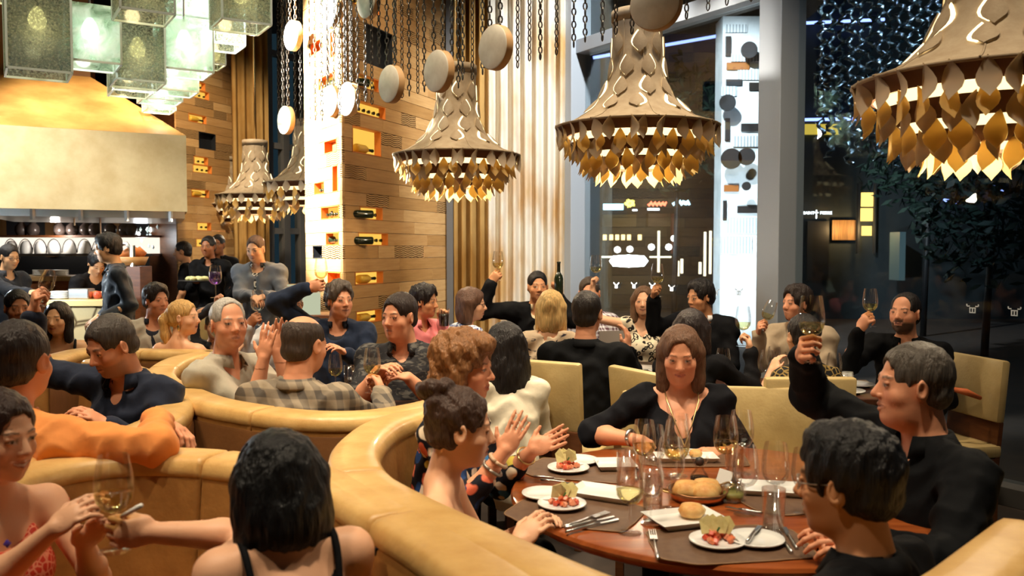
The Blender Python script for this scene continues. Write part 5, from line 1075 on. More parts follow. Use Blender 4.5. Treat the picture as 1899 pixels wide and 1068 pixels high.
def person(label, head, hy=0, hp=0, hr=0, ty=None, lean=.06, side=0.0, sex='m', skin='fair', hair=('short', (40, 30, 25)), brow=None, top=('shirt', 'long'), cm=None, inner=None, fat=.2, scale=1.0, R=None, L=None, stand=False, beard=None, smile=.5, glasses=None, res=None, legs=True, bottom=(24, 24, 28), nk=0.0, wide=1.0):
    H = np.array(at(*head)); Zd = head[2]; ty = hy if ty is None else ty
    s = scale * (.95 if sex == 'f' else 1.0)
    Fh = facing(hy); Rr = np.array((Fh[1], -Fh[0], 0)); Rm = rot_axis(Rr, math.radians(hp)) ; Fh = Rm @ Fh; Uh = Rm @ UP
    if hr: q = rot_axis(Fh, math.radians(hr)); Rr = q @ Rr; Uh = q @ Uh
    Rh = np.stack([Rr, Fh, Uh], 1)
    Ft = facing(ty); Rt = np.array((Ft[1], -Ft[0], 0))
    skull = H + Rh @ np.array((0, -.025, -.055)) * s
    N = H + Rh @ np.array((0, -.035, -.10)) * s + (-UP * (.075 - nk) - Ft * .012) * s
    Sc = N - UP * .045 * s
    dn = nrm_(-UP * .50 - Ft * lean + Rt * side); tl = .50 * s if not stand else .54 * s; Pv = Sc + dn * tl
    Us = -dn; Fs = nrm_(Ft - Us * (Ft @ Us)); Rs = np.cross(Fs, Us); AX = np.stack([Rs, Fs, Us])
    sw = (.178 if sex == 'm' else .152) * s * wide; g = (1.0 if sex == 'm' else .90) * s; f = fat
    tp = lambda a, b, c: Sc + (Rs * a + Fs * b + Us * c) * s
    tor = [ell(tp(0, .005, -.13), AX, np.array((.152 * wide + f * .02, .098 + f * .03, .165)) * g, .06), ell(tp(0, .01 + f * .03, -.31), AX, np.array((.135 + f * .045, .098 + f * .06, .15)) * g, .08), ell(Pv, AX, np.array((.165 + f * .03, .118 + f * .03, .11)) * s, .08)]
    if sex == 'f': tor += [ell(tp(q * .068, .085 + f * .02, -.165), AX, np.array((.058, .052, .058)) * (1 + f * .3) * s, .04) for q in (-1, 1)]
    shJ = {}
    for nm, q in (('R', 1), ('L', -1)):
        spec = R if q > 0 else L; lift = .035 if (spec and spec.get('up')) else 0
        shJ[nm] = Sc + Rs * q * sw + UP * (lift - .012) * s; tor += [cap(N - UP * .010 * s + Rs * q * .03 * s, shJ[nm] - UP * .004, .042 * g, .044 * g, .05), ell(shJ[nm] - UP * .012 * s, AX, np.array((.048, .050, .056)) * g, .04)]
    arms = {}; hands = []; glassjobs = []; hc = []
    for nm, q in (('R', 1), ('L', -1)):
        spec = dict((R if q > 0 else L) or {}); S_ = shJ[nm]; ua, fa = .285 * s, .25 * s
        if 'g' in spec: tgt = np.array(at(*spec['g']))
        elif 'w' in spec: tgt = np.array(at(*spec['w']))
        else: tgt = Sc + Ft * .30 * s + Rt * q * .10 * s - UP * (.36 if not stand else .5) * s - (Ft * .18 * s if stand else 0)
        gripm = 'g' in spec; style = spec.get('hand', 'grip' if gripm else 'relax')
        W = tgt.copy()
        hint = np.array(spec.get('e', (Rt * q * .45 - UP * .9 - Ft * .1)), float)
        def ik(W):
            v = W - S_; dl = np.linalg.norm(v); mx = (ua + fa) * .985
            if dl > mx: W = S_ + v / dl * mx; v = W - S_; dl = mx
            a = (ua * ua - fa * fa + dl * dl) / (2 * dl); hh = math.sqrt(max(1e-6, ua * ua - a * a)); u = v / dl; p = hint - u * (hint @ u); p = p / max(1e-6, np.linalg.norm(p)); return W, S_ + u * a + p * hh
        W, El = ik(W)
        for it in range(2 if gripm else 1):
            fd = nrm_(W - El)
            if gripm:
                d = nrm_(np.array((fd[0], fd[1], fd[2] * .55))); d = nrm_(d + .0); sv = nrm_(UP - d * d[2]); n = np.cross(sv, d) * q
                W, El = ik(tgt - (d * .082 + n * .030) * s) if it == 0 else (W, El)
            else:
                d = nrm_(np.array(spec['d'], float)) if 'd' in spec else fd; n = np.array(spec.get('n', (-UP * .8 + -Rt * q * .5)), float); n = nrm_(n - d * (n @ d)); sv = np.cross(n, d) * -q
                sv = np.cross(d, n) * q
        hands += hand_prims(W, d, n, sv, style, s * (1.0 if sex == 'm' else .9)); hc.append((W + d * .07 * s, .125 * s)); arms[nm] = (S_, El, W, d)
        if spec.get('glass'): glassjobs.append((W + (d * .082 + n * .030) * s, spec))
        if spec.get('item'): spec['item'](W + (d * .082 + n * .030) * s)
    arm_p = []
    for nm in arms:
        S_, El, W, d = arms[nm]; gg = g * (1 + f * .25); arm_p += [cap(S_, El, .046 * gg, .038 * gg, .03), cap(El, El + (W - El) * .35, .038 * gg, .040 * gg, .02), cap(El + (W - El) * .35, W + d * .012, .040 * gg, .024 * gg, .02)]
    hpz = face_prims(sex, fat, smile, Zd < 3.4); hd_w = xf(hpz, Rh, H, s); nk = [cap(skull, N, .051 * g * (1 + f * .12), .058 * g * (1 + f * .15), .03)]
    base = nk + tor + arm_p + hands
    hf = res or max(.0033, min(.0070, .0013 * Zd)); hb = max(.012, min(.019, .0036 * Zd))
    hr_ = .155 * s; HCc = H + Rh @ np.array((0, 0, -.01)) * s
    head_all = hd_w[:4] + nk + tor[3:5] * 0 + hd_w[4:]
    order = tor + nk + arm_p + hands + hd_w
    fine = lambda c, hd: (np.linalg.norm(c - HCc, axis=1) < hr_ + .0)
    parts = [field_mesh(order, hf, keep=fine)]
    hf2 = max(.0042, min(.0074, .0014 * Zd))
    if hands: parts.append(field_mesh(arm_p + hands, hf2, keep=lambda c, hd: np.min([np.linalg.norm(c - a, axis=1) - r for a, r in hc], 0) < 0))
    parts.append(field_mesh(order, hb, keep=lambda c, hd: (np.linalg.norm(c - HCc, axis=1) > hr_ - hd * 1.2) & (np.min([np.linalg.norm(c - a, axis=1) - r for a, r in hc], 0) > -hd * 1.2)))
    V, Q = merge(parts); rootp = np.array((Pv[0], Pv[1], 0.0)); bc = brow or tuple(v * .5 for v in srgb(*hair[1]))
    col = skin_colour(V, Rh, H, s, SK[skin] if isinstance(skin, str) else skin, sex, bc, beard, smile, Zd < 3.0)
    root = empty('person', rootp, 0, label, 'person', 'people in the restaurant')
    def child(nm, v, q, m, c=None):
        if len(v): return link(nm, npmesh(nm, v - rootp, q, True, c), m, root)
    child('body', V, Q, skinm, col)
    # hair
    if hair:
        hp_ = xf(hair_prims(hair[0]), Rh, H, s); big = hair[0] in ('volume', 'updo'); am = {'short': .003, 'buzz': .001, 'bald': .002, 'receding': .003, 'spiky': .009, 'thick': .005, 'volume': .009, 'updo': .006}.get(hair[0], .004)
        def hw(P):
            q = (P - v3(H)) @ v3(Rh) / s; q = q * v3((1, 1, .45 if not big else .9)); return (wob(q, 95 if not big else 60, 1.0) * am + wob(q, 210, 2.0) * am * .4).astype(np.float32)
        v, q = field_mesh(hp_, max(.0050, min(.0092, .0019 * Zd)), hw, am * 1.5); child('hair', v, q, hairmat(hair[1]))
    # clothes
    kind, sl = top; cm = cm or cloth((30, 30, 34)); infl = .017 * s
    def grow(prims, a):
        o = []
        for (op, kd, d, k) in prims:
            o.append((op, kd, (d[0], d[1], d[2] + a, d[3] + a), k) if kd == 'c' else (op, kd, (d[0], d[1], d[2] + a), k))
        return o
    def sleeve(a, cut):
        o = []
        for nm in arms:
            S_, El, W, d = arms[nm]; gg = g * (1 + f * .25)
            if cut <= 0: continue
            if cut <= 1: o.append(cap(S_, S_ + (El - S_) * cut, .046 * gg + a, .050 * gg + a, .04))
            else: o += [cap(S_, El, .045 * gg + a, .041 * gg + a, .04), cap(El, El + (W - El) * (cut - 1), .041 * gg + a, .030 * gg + a, .03)]
        return o
    SLN = {'long': 1.93, 'short': .72, 'elbow': 1.12, 'three': 1.5, 'none': 0}
    hcl = max(.0088, min(.016, .0031 * Zd)); seed = abs(hash(label)) % 97 if False else sum(map(ord, label)) % 97
    fold = lambda P: ((np.abs(wob(P - v3(rootp), 17, seed)) - .30) * .020 + wob(P - v3(rootp), 46, seed + 3) * .0028).astype(np.float32)
    neckcut = lambda r, front: [cap(N - UP * .02 * s + Ft * front * s, N + UP * .16 * s, r * s, r * s, .015, 's')]
    tp2 = tp
    if kind == 'strapless':
        p = grow(tor, .013) + [pln(tp(0, 0, -.105), Us, .006)]; v, q = field_mesh(p, hcl, lambda P: fold(P) * .4, .007); child('dress', v, q, cm)
    elif kind in ('tank', 'oneshoulder'):
        p = grow(tor, .012) + [ell(tp(0, -.01, .02), AX, np.array((.105, .20, .13)) * s, .02, 's')] + [ell(shJ[a] + UP * .0, AX, np.array((.055, .12, .10)) * s, .02, 's') for a in shJ]
        v, q = field_mesh(p, min(hcl, .009), lambda P: fold(P) * .4, .006); child('top', v, q, cm)
        for q_ in ((1, -1) if kind == 'tank' else (1,)):
            pts = [tp(q_ * .085, -.10, -.14), tp(q_ * .10, -.06, .0), tp(q_ * .102, .0, .046), tp(q_ * .095, .07, .0), tp(q_ * .08, .10, -.10)]
            link('strap', MB().tube([a - Vector(rootp) for a in smooth_curve([Vector(x) for x in pts], 16)], .009, 6).mesh('strap', True), cm, root)
    else:
        inf = infl + (.008 * s if kind == 'jacket' else 0)
        p = grow(tor, inf) + sleeve(inf * .8, SLN[sl])
        chest = lambda x, z: tp(x, .125 + f * .05 + (.05 if sex == 'f' else 0), z)
        if kind == 'jacket':
            p += [cap(tp(q * .052, .03, .045), chest(q * .012, -.27), .022 * s, .012 * s, .012) for q in (-1, 1)]
            p += neckcut(.066, .02) + [cap(tp(0, .06, .05), tp(0, .14 + f * .04, .0), .06 * s, .055 * s, .01, 's'), cap(tp(0, .14 + f * .04, .0), tp(0, .14 + f * .06 + (.04 if sex == 'f' else 0), -.27), .055 * s, .012 * s, .008, 's')]
            p2 = grow(tor, infl * .55) + neckcut(.062, .03); v, q = field_mesh(p2, hcl, None); child('shirt', v, q, inner or cloth((225, 225, 225)))
        elif kind == 'vneck':
            p += neckcut(.085, .02) + [cap(tp(0, .02, .06), tp(0, .14, .03), .115 * s, .115 * s, .012, 's'), cap(tp(0, .15, .02), tp(0, .19, -.20), .11 * s, .012 * s, .012, 's')]
        elif kind == 'scoop': p += neckcut(.085, .02) + [cap(tp(0, .03, .05), tp(0, .16, .0), .085 * s, .07 * s, .012, 's')]
        elif kind == 'tee': p += neckcut(.066, .03)
        else: p += neckcut(.066, .02) + [cap(tp(0, .08, .05), tp(0, .19, -.09), .045 * s, .012 * s, .01, 's')]
        v, q = field_mesh(p, hcl, fold, .016); child('jacket' if kind == 'jacket' else 'top', v, q, cm)
        if kind in ('shirt', 'jacket'):        # collar band, open at the throat
            n_ = 22; V_ = []; Q_ = []; a0 = .50 if kind == 'shirt' else .55
            for i in range(n_ + 1):
                a = a0 + (2 * PI - 2 * a0) * i / n_; ca, sa = math.cos(a), math.sin(a); rr = .064; fr = max(0, ca)
                for (dr, dz) in ((-.002, -.012), (-.001, .026), (.003, .028), (.010, .008), (.008, -.012)) if kind == 'jacket' else ((-.002, -.012), (-.001, .030 - .010 * fr), (.004, .033 - .010 * fr), (.020 + .016 * fr, .002 - .034 * fr), (.016, -.006 - .02 * fr)):
                    pt = N + (Rt * sa * (rr + dr) + Ft * (ca * (rr + dr) + .004) + UP * (dz + .0)) * s * (1 + f * .12); V_.append(pt - rootp)
            for i in range(n_):
                for j in range(4): a = i * 5 + j; Q_.append((a, a + 1, a + 6, a + 5))
            o = link('collar', npmesh('collar', np.array(V_), np.array(Q_)), cm if kind == 'shirt' else (inner or cm), root); o.modifiers.new('t', 'SOLIDIFY').thickness = .004
    # lower body
    if legs:
        hl = .018; lp = [ell(Pv - UP * .01, AX, np.array((.17 + f * .03, .125 + f * .03, .11)) * s, .05)]; ft = []
        for q in (-1, 1):
            hj = Pv + Rt * q * .085 * s
            if stand: kn = hj * 0 + np.array((hj[0], hj[1], .50 * s)) + Ft * .02; an = np.array((hj[0], hj[1], .08)) + Rt * q * .02
            else: kn = hj + Ft * .40 * s + Rt * q * .05; kn[2] = max(.40, hj[2] - .04); an = np.array((kn[0], kn[1], .08)) - Ft * .05
            lp += [cap(hj, kn, .088 * s, .062 * s, .05), cap(kn, an, .062 * s, .045 * s, .03)]; ft.append([cap(an - UP * .02 - Ft * .03, an - UP * .035 + Ft * .15, .042, .036, .02)])
        v, q = field_mesh(lp, hl); child('dress_skirt' if sex == 'f' and kind in ('strapless', 'tank', 'oneshoulder') else 'trousers', v, q, cm if kind in ('strapless',) else cloth(bottom))
        for f_ in ft: v, q = field_mesh(f_, .014); child('shoe', v, q, M['black'])
    if glasses:
        fr_ = empty('eyeglasses', H - rootp, 0); fr_.parent = root; gm = glasses
        W3 = lambda x, y, z: Vector(Rh @ np.array((x, y, z)) * s)
        for q in (-1, 1):
            link('rim', MB().tube([W3(q * .031 + .021 * math.cos(a), .0935 - .01 * abs(math.cos(a)) * (1 if math.cos(a) * q > 0 else .2), -.003 + .0155 * math.sin(a)) for a in [2 * PI * i / 16 for i in range(17)]], .0018 * s, 5).mesh('rim', True), gm, fr_)
            link('temple', MB().tube([W3(q * .052, .084, 0), W3(q * .074, .05, .004), W3(q * .08, -.01, .008)], .0018 * s, 5).mesh('temple', True), gm, fr_)
        link('bridge', MB().tube([W3(-.011, .094, 0), W3(0, .098, .003), W3(.011, .094, 0)], .0018 * s, 5).mesh('bridge', True), gm, fr_)
    for (gpos, spec) in glassjobs:
        sc = spec.get('gs', 1.0); tilt = spec.get('tilt', (0, 0, 0)); hold = spec.get('hold', .06); gl = wine_glass((0, 0, 0), spec['glass'], spec.get('fill', 'w'), sc, tilt, 'glasses raised in hands'); m = Matrix.Translation(Vector(gpos)) @ gl.rotation_euler.to_matrix().to_4x4() @ Matrix.Translation((0, 0, -hold * sc)); gl.location = m.to_translation()
    info = dict(root=root, rootp=rootp, H=H, Rh=Rh, N=N, Sc=Sc, tp=tp, arms=arms, s=s, Rt=Rt, Ft=Ft)
    return info
def ring_part(info, nm, arm, t, r, m, th=.004, n=18):
    S_, El, W, d = info['arms'][arm]; c = El + (W - El) * t; ax = nrm_(W - El); u = nrm_(np.cross(ax, UP + .1)); v = np.cross(ax, u)
    return link(nm, MB().tube([Vector(c + (u * math.cos(a) + v * math.sin(a)) * r - info['rootp']) for a in [2 * PI * i / n for i in range(n + 1)]], th, 6).mesh(nm, True), m, info['root'])
# ================================================================== who is there
BLK = cloth((20, 21, 25)); NAVY = cloth((32, 42, 66)); gframe = mat('spectacle_frame', (.02, .015, .012), .3)
GG = lambda lab, px, py, Z, **k: dict(g=(px, py, Z), glass=lab, **k)
nv = lambda *a: np.array(a, float)
# ---- near left booth
i1 = person('woman in a red beaded dress smiling at the left edge', (2, 806, 2.25), hy=68, hp=-6, ty=50, sex='f', skin='fair', hair=('bun', (44, 26, 20)), top=('oneshoulder', 'none'), cm=pattern('red_beads', 'scales', srgb(238, 150, 118), srgb(210, 62, 44), 55, .5, thr=.10), smile=1, lean=.05,
       R=dict(w=(95, 985, 2.02), d=(.55, .1, .45), n=(.6, .75, -.2), hand='relax', e=(-.3, -.2, -1)), L=dict(w=(150, 1010, 2.12), d=(.5, -.1, .5), hand='relax'), fat=.1)
link('pendant', MB().lathe([(0, -.012), (.01, 0), (0, .012)], 8).mesh('pend', True), mat('blue_gem', (.08, .05, .5), .1), i1['root'], Vector(i1['tp'](0, .125, -.06) - i1['rootp']))
i2 = person('woman with a black bob holding out a toast, back turned', (515, 898, 1.98), hy=-150, hp=-16, ty=-150, sex='f', skin='fair', hair=('bob', (18, 18, 20)), top=('tank', 'none'), cm=cloth((18, 18, 22)), lean=.08, scale=1.04, nk=.06,
       L=dict(g=(212, 985, 1.98), glass='toasted wine glass in the left foreground', fill='w', gs=1.0, hold=.048, e=(.2, 1, -.1)), fat=.35)
c_ = MB().tube([at(226, 958, 1.96), at(262, 937, 1.93)], .0055, 8).build('cigarette', cg, None, True); tag(c_, 'white rolled paper stick held beside the toasted glass', 'paper stick')
for (x, y, lab) in ((-1.42, 1.72, 'blurred wine glass at the bottom left corner'), (-1.12, 1.42, 'blurred glass by the bottom edge')): wine_glass((x, y, TZ), lab, None, 1.0, group='glasses on the corner table')
# ---- left booth
person('man in an orange shirt with arm along the booth, back turned', (38, 668, 2.9), hy=175, hp=-2, ty=165, skin='ruddy', hair=('short', (36, 28, 26)), cm=cloth((246, 156, 84)), lean=.10, scale=1.10, R=dict(w=(292, 778, 3.02), d=(.9, -.1, -.35), n=(0, -.2, -1), e=(.2, -.8, -.1), hand='relax'), fat=.4, wide=1.05)
person('man in a dark navy shirt looking down, arm raised', (205, 640, 3.72), hy=-32, hp=-24, ty=-15, skin='ruddy', hair=('short', (66, 60, 56)), cm=cloth((30, 38, 58)), lean=.08, scale=1.04, fat=.6, smile=.2, beard=((.12, .09, .08), .35),
       R=dict(g=(82, 548, 3.85), glass='tilted glass raised high by the navy shirted man', fill=None, up=1, gs=.75, tilt=(.3, .5, 0), e=(-.9, .2, -.6)), L=dict(w=(200, 790, 3.5)))
person('young man in dark clothes at the far left table', (33, 570, 6.0), hy=40, hp=-4, skin='brown', hair=('short', (24, 20, 20)), cm=cloth((34, 36, 42)), smile=.8)
person('woman with straight dark hair beside the raised arm', (106, 590, 6.1), hy=5, hp=-4, ty=30, sex='f', skin='asian', hair=('longbob', (26, 20, 18)), top=('tank', 'none'), cm=BLK, smile=1)
person('man in a beige blazer at the far booth', (290, 556, 6.6), hy=55, hp=-3, ty=20, skin='ruddy', hair=('thick', (34, 26, 24)), top=('jacket', 'long'), cm=cloth((196, 186, 168)), inner=cloth((44, 46, 58)), smile=1, fat=.3)
i12 = person('blonde woman with a ponytail and bare back', (342, 588, 5.85), hy=88, hp=0, ty=165, sex='f', skin='fair', hair=('pony', (190, 150, 92)), top=('strapless', 'none'), cm=cloth((60, 60, 70)), smile=.9, lean=.04, R=dict(w=(440, 648, 6.0), e=(.1, -.3, -1)), scale=1.02)
link('earring', MB().lathe([(0, -.03), (.014, -.01), (.004, .014)], 8).mesh('ear', True), M['brass'], i12['root'], Vector(i12['H'] + i12['Rh'] @ nv(.085, -.005, -.06) - i12['rootp']))
# ---- kitchen crew and waiters
person('cook with glasses at the left edge of the kitchen', (18, 476, 8.6), hy=62, hp=-12, skin='asian', hair=('short', (24, 22, 24)), cm=cloth((40, 44, 52)), stand=True, glasses=gframe, R=dict(w=(66, 545, 8.3), e=(0, 0, -1)))
person('cook in black bending over the pass counter', (180, 488, 8.9), hy=42, hp=-38, ty=60, skin='asian', hair=('thick', (18, 16, 18)), top=('tee', 'short'), cm=cloth((22, 22, 26)), stand=True, lean=.34, R=dict(w=(150, 548, 8.6), hand='relax'), L=dict(w=(182, 550, 8.75), hand='relax'), smile=.1, bottom=(60, 60, 62))
person('cook in a dark chef coat standing in profile', (199, 460, 7.5), hy=-72, hp=-10, ty=-62, skin='asian', hair=('thick', (16, 15, 18)), cm=cloth((36, 44, 56), .5), stand=True, smile=.0, L=dict(w=(188, 590, 7.25), hand='relax', e=(.3, 0, -1)), R=dict(w=(185, 585, 7.7)))
tray = [None]
i13 = person('smiling waiter in black carrying a tray', (386, 457, 10.2), hy=-5, hp=-3, skin='brown', hair=('short', (22, 18, 18)), cm=cloth((22, 23, 27)), stand=True, smile=1, R=dict(w=(366, 524, 9.95), d=(-.2, -.9, .2), n=(0, 0, 1), hand='flat'), L=dict(w=(420, 560, 10.3)))
person('second waiter in black half hidden behind the tray carrier', (404, 453, 10.9), hy=0, hp=-3, skin='brown', hair=('short', (24, 20, 20)), cm=cloth((24, 24, 28)), stand=True, smile=.6)
person('waiter in black seen in profile by the passage', (338, 466, 10.8), hy=-78, hp=-4, skin='tan', hair=('short', (26, 20, 18)), top=('tee', 'short'), cm=cloth((22, 22, 26)), stand=True, smile=.1)
q = at(366, 522, 9.75); e = empty('serving_tray', (q.x, q.y, q.z - .0), 0, 'dark round tray carried by the smiling waiter', 'tray'); MB().lathe([(0, 0), (.2, 0), (.21, .015), (.2, .016), (0, .006)], 30).build('tray_disc', M['dark'], e, True)
for k in range(7):
    b = MB().lathe([(0, 0), (.035, .005), (.042, .03), (.025, .05), (0, .055)], 12).build('canape', mat('canape', srgb(206, 206, 150), .6), None, True); b.location = (q.x + .09 * math.cos(k * .9), q.y + .08 * math.sin(k * .9), q.z + .007); tag(b, 'pale canape on the waiter tray', 'food', 'canapes on the tray')
person('standing man in a grey blazer over a printed tee', (474, 461, 8.0), hy=-8, hp=-16, ty=-5, skin='fair', hair=('buzz', (66, 46, 36)), top=('jacket', 'long'), cm=cloth((100, 108, 122)), inner=pattern('print_tee', 'spots', srgb(225, 222, 215), srgb(40, 40, 42), 16, thr=.4), stand=True, smile=.8, fat=.25, wide=1.05, R=dict(w=(466, 548, 7.72), d=(.6, -.3, -.3), hand='relax'), L=dict(w=(492, 548, 7.72), d=(-.6, -.3, -.3), hand='relax'))
# ---- middle booth
person('grey haired man clapping in a pale grey shirt', (424, 600, 4.3), hy=38, hp=4, ty=70, skin='ruddy', hair=('receding', (170, 165, 158)), top=('shirt', 'elbow'), cm=cloth((186, 178, 160)), smile=.1, fat=.35, lean=.12, scale=1.05,
       R=dict(w=(489, 668, 4.2), d=(.15, 0, 1), n=(.3, .9, 0), hand='flat', e=(-.2, 0, -1)), L=dict(w=(512, 655, 4.42), d=(.25, 0, 1), n=(.1, -.95, 0), hand='flat', e=(0, .3, -1)))
person('balding man in a plaid jacket, back turned', (566, 638, 3.92), hy=150, hp=-6, ty=168, skin='ruddy', hair=('bald', (58, 48, 42)), top=('shirt', 'long'), cm=pattern('plaid_tweed', 'plaid', srgb(150, 136, 116), srgb(84, 78, 72), 85), lean=.05, fat=.4, scale=1.08, wide=1.1,
       R=dict(g=(690, 712, 4.3), glass='white wine glass held by the plaid jacket', fill='w', e=(.6, -.2, -.8), hold=.048))
person('heavy man in a dark leaf print shirt', (740, 586, 5.0), hy=-32, hp=-4, ty=-8, skin='ruddy', hair=('short', (40, 28, 24)), top=('shirt', 'elbow'), cm=pattern('dark_leaves', 'leafy', srgb(42, 42, 46), srgb(92, 90, 86), 16, thr=.55), smile=.1, fat=.8, scale=1.1, wide=1.1, lean=.02, R=dict(w=(700, 688, 4.75), d=(.5, -.5, .3), hand='relax'), L=dict(w=(760, 700, 4.8), d=(-.8, -.4, .2), hand='relax'))
person('man in a navy jacket raising a glass', (630, 556, 5.75), hy=38, hp=0, ty=10, skin='ruddy', hair=('spiky', (78, 68, 60)), top=('jacket', 'long'), cm=cloth((30, 42, 66)), inner=cloth((34, 38, 50)), smile=1, fat=.3, R=dict(g=(596, 532, 5.7), glass='white wine glass raised by the navy jacketed man', fill='w', up=1, gs=1.0, e=(-1, .1, .0), hold=.048), L=dict(w=(640, 655, 5.5)))
person('grey haired man with glasses in a pale shirt', (540, 563, 6.25), hy=30, hp=-4, ty=0, skin='brown', hair=('short', (120, 116, 112)), cm=cloth((206, 206, 210)), smile=.5, fat=.4, glasses=gframe, R=dict(g=(478, 590, 6.1), glass='clear stemmed glass held up beside the grey blazer', fill=None, gs=1.1, hold=.048), beard=((.1, .09, .08), .4))
wg = wine_glass(at(400, 552, 6.9), 'purple lit glass raised before the waiter', 'purple', 1.15, group='glasses raised in hands')
person('man behind the clapping man, raising a purple glass', (398, 604, 7.0), hy=20, skin='fair', hair=('short', (90, 80, 70)), cm=cloth((60, 60, 66)), smile=.4, scale=.9, R=dict(w=(402, 568, 6.92), d=(0, -.2, 1), hand='grip', up=1, e=(-1, 0, 0)))
# ---- by the wood column
person('man in a pink shirt holding a dark drink', (788, 558, 6.6), hy=72, hp=-6, ty=50, skin='tan', hair=('spiky', (24, 18, 18)), cm=cloth((232, 138, 140)), smile=.8, L=dict(w=(820, 596, 6.5), d=(.2, 0, 1), hand='fist', e=(.3, 0, -1)), R=dict(w=(800, 650, 6.4)))
q = at(823, 592, 6.42); e = empty('drink_glass', (q.x, q.y, q.z - .05), 0, 'glass of dark cola held by the pink shirted man', 'glass'); MB().lathe([(0, 0), (.034, 0), (.04, .09), (0, .092)], 16).build('dark_drink', M['redwine'], e, True); link('glass_wall', MB().lathe([(.036, 0), (.043, .13)], 16).mesh('dg', True), M['glass'], e)
person('woman with glasses in a blue and white blouse', (876, 563, 6.2), hy=88, hp=-4, ty=120, sex='f', skin='fair', hair=('bob', (84, 58, 44)), top=('tee', 'elbow'), cm=pattern('blue_blouse', 'spots', srgb(40, 66, 150), srgb(226, 230, 238), 34, thr=.42), glasses=gframe, smile=.2)
# ---- near round table
i35 = person('woman with big auburn hair clapping in a floral dress', (866, 680, 3.2), hy=72, hp=-4, ty=70, sex='f', skin='ruddy', hair=('volume', (124, 84, 50)), top=('scoop', 'three'), cm=pattern('floral', 'flower', srgb(20, 22, 34), srgb(20, 22, 34), 17, c=[srgb(236, 214, 190), srgb(70, 130, 190), srgb(232, 120, 90), srgb(240, 226, 200), srgb(220, 200, 90), srgb(30, 60, 110)], thr=.42), smile=.1, lean=.10, fat=.4, scale=1.03,
       R=dict(w=(935, 840, 2.95), d=(.5, .1, 1), n=(.2, .9, .1), hand='flat', e=(-.2, -.2, -1)), L=dict(w=(985, 835, 3.12), d=(.9, -.05, .45), n=(-.1, -.9, .5), hand='flat', e=(0, .2, -1)))
ring_part(i35, 'bangle', 'R', .86, .034, mat('bangle_bone', srgb(190, 160, 130), .4), .007); ring_part(i35, 'bangle', 'L', .84, .036, M['brass'], .004); ring_part(i35, 'bracelet', 'R', .72, .038, mat('bangle_grey', srgb(150, 140, 130), .3, .4), .006)
i36 = person('woman with a curly brown updo and bare shoulders', (855, 792, 2.66), hy=98, hp=-8, ty=88, sex='f', skin='fair', hair=('updo', (62, 44, 36)), top=('strapless', 'none'), cm=cloth((24, 42, 100)), smile=.2, lean=.12, scale=1.05, R=dict(w=(960, 1010, 2.45)), L=dict(w=(985, 975, 2.72)))
i34 = person('woman in a black V-neck top leaning over the table', (1262, 656, 3.72), hy=-12, hp=-16, ty=-5, sex='f', skin='ruddy', hair=('longbob', (96, 68, 50)), top=('vneck', 'elbow'), cm=cloth((30, 31, 38)), smile=.5, fat=.8, lean=-.02, scale=1.02, wide=1.15, R=dict(w=(1180, 812, 3.62), d=(.35, -.3, -.5), hand='relax', e=(-1, .2, -.5)), L=dict(w=(1330, 840, 3.6)))
tp = i34['tp']
for q in (-1, 1): link('necklace', MB().tube([Vector(a - i34['rootp']) for a in (tp(q * .075, .02, .055), tp(q * .07, .11, .0), tp(q * .035, .16, -.10), tp(0, .195, -.19))], .003, 5).mesh('necklace', True), M['brass'], i34['root'])
ring_part(i34, 'wrist_watch', 'R', .88, .031, M['steel'], .008)
i32 = person('big man in black raising a glass at right, seen in profile', (1690, 712, 2.8), hy=-98, hp=0, ty=-80, skin='ruddy', hair=('short', (74, 68, 62)), cm=cloth((22, 24, 28)), smile=.7, fat=.8, lean=.06, scale=1.10, wide=1.1, R=dict(g=(1512, 650, 2.95), glass='large white wine glass raised in the right foreground', fill='w', up=1, gs=1.02, hold=.048, e=(.7, .2, -.8)), L=dict(w=(1600, 1010, 2.35)))
person('dark haired man in black with glasses, back turned at front', (1566, 892, 2.02), hy=-128, hp=-4, ty=-140, skin='tan', hair=('thick', (18, 17, 19)), cm=cloth((20, 21, 25)), smile=.1, glasses=M['steel'], lean=.02, scale=1.08, fat=.35, R=dict(w=(1540, 1150, 2.3)), L=dict(w=(1420, 1200, 2.05)))
# ---- tables behind
person('woman with long dark hair in a white blouse, back turned', (934, 640, 4.5), hy=-150, hp=-4, ty=-165, sex='f', skin='fair', hair=('long', (26, 22, 22)), top=('shirt', 'long'), cm=cloth((232, 222, 198)), lean=.10, scale=1.05)
person('blonde woman in a cream top with dark lace, back turned', (1022, 570, 5.65), hy=172, hp=0, sex='f', skin='fair', hair=('longbob', (212, 176, 116)), top=('scoop', 'short'), cm=pattern('lace', 'leafy', srgb(226, 202, 172), srgb(44, 40, 60), 11, thr=.62), lean=.05)
person('man in a black jacket seen from behind', (1089, 580, 5.2), hy=160, hp=0, ty=170, skin='ruddy', hair=('short', (30, 24, 22)), top=('shirt', 'long'), cm=cloth((20, 22, 26)), lean=.02, scale=1.08, fat=.3, wide=1.08, R=dict(w=(1163, 650, 5.3), d=(.1, .2, 1), hand='relax', e=(.3, -.2, -1)))
person('dark haired man in a black jacket raising a glass before the curtain', (997, 531, 7.0), hy=8, hp=0, ty=5, skin='tan', hair=('short', (20, 16, 16)), top=('jacket', 'long'), cm=cloth((24, 25, 29)), inner=cloth((232, 214, 180)), smile=1, fat=.35, R=dict(g=(926, 512, 6.95), glass='white wine glass raised highest before the curtain', fill='w', up=1, gs=1.05, hold=.048, e=(-.6, 0, -.8)), L=dict(w=(1034, 545, 6.85), d=(0, 0, 1), hand='fist', e=(.5, 0, -1)))
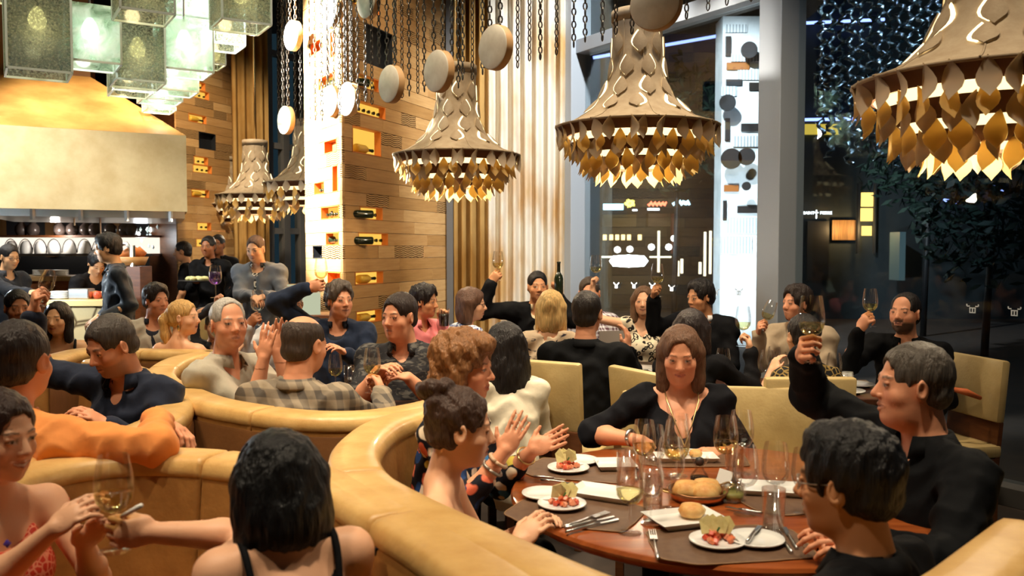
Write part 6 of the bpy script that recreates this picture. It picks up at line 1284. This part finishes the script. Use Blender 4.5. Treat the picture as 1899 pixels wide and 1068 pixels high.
bt = empty('wine_bottle', at(1036, 552, 6.8), 0, 'dark bottle held up behind the blonde woman', 'bottle'); link('bottle_body', BOT[0], None, bt); link('bottle_neck', BOT[2], None, bt)
person('man in a small checked shirt behind the raised glass', (1093, 543, 7.1), hy=-5, hp=-2, skin='ruddy', hair=('short', (60, 48, 40)), cm=pattern('small_check', 'check', srgb(228, 228, 236), srgb(100, 70, 84), 190), smile=.2, fat=.4, scale=1.05)
person('woman in a leopard print top raising a glass', (1193, 558, 6.85), hy=-12, hp=-2, ty=5, sex='f', skin='fair', hair=('longbob', (98, 72, 52)), top=('scoop', 'none'), cm=pattern('leopard', 'spots', srgb(26, 22, 22), srgb(236, 222, 194), 20, thr=.42), smile=.9, R=dict(g=(1098, 518, 6.8), glass='wine glass raised by the leopard print woman', fill='w', up=1, gs=1.05, hold=.048, e=(-.6, 0, -.9)))
person('man in a dark suit raising a glass in profile', (1298, 550, 6.4), hy=-62, hp=-8, ty=-30, skin='tan', hair=('thick', (22, 18, 18)), top=('jacket', 'long'), cm=cloth((24, 25, 30)), inner=cloth((228, 228, 232)), smile=.2, fat=.3, R=dict(g=(1217, 540, 6.2), glass='clear glass raised by the dark suited man', fill='w', up=1, gs=1.05, hold=.048, e=(-.5, 0, -1)))
person('dark haired woman in black from behind, arm raised', (1282, 612, 5.0), hy=165, hp=0, sex='f', skin='fair', hair=('bob', (34, 26, 26)), top=('tee', 'long'), cm=cloth((20, 20, 24)), scale=1.05, R=dict(g=(1374, 628, 5.05), glass='white wine glass raised by the black haired woman', fill='w', up=1, gs=1.05, hold=.05, e=(.3, -.2, -1)))
person('man in a beige jacket drinking in profile by the mullion', (1477, 562, 5.95), hy=-68, hp=0, ty=-40, skin='ruddy', hair=('thick', (40, 30, 26)), top=('jacket', 'long'), cm=cloth((190, 170, 144)), inner=cloth((226, 212, 190)), smile=.2, R=dict(g=(1420, 600, 5.85), glass='tilted wine glass near the beige jacket chin', fill='w', gs=1.0, hold=.048, tilt=(0, .35, 0), e=(-.3, 0, -1)))
person('dark haired woman in a dark leopard dress, back turned', (1488, 622, 4.85), hy=-170, hp=0, sex='f', skin='fair', hair=('bun', (26, 22, 22)), top=('scoop', 'none'), cm=pattern('dark_leopard', 'scales', srgb(150, 124, 70), srgb(26, 24, 22), 26, thr=.07), lean=.05, L=dict(w=(1430, 690, 5.0)), scale=1.05)
person('bearded man in black raising a glass by the right window', (1678, 580, 5.25), hy=-48, hp=4, ty=-25, skin='ruddy', hair=('receding', (30, 24, 22)), cm=cloth((20, 21, 25)), smile=1, beard=((.02, .015, .012), .9), scale=1.02, R=dict(g=(1610, 590, 5.15), glass='white wine glass raised by the bearded man', fill='w', up=1, gs=1.0, hold=.048, e=(-.5, 0, -1)))
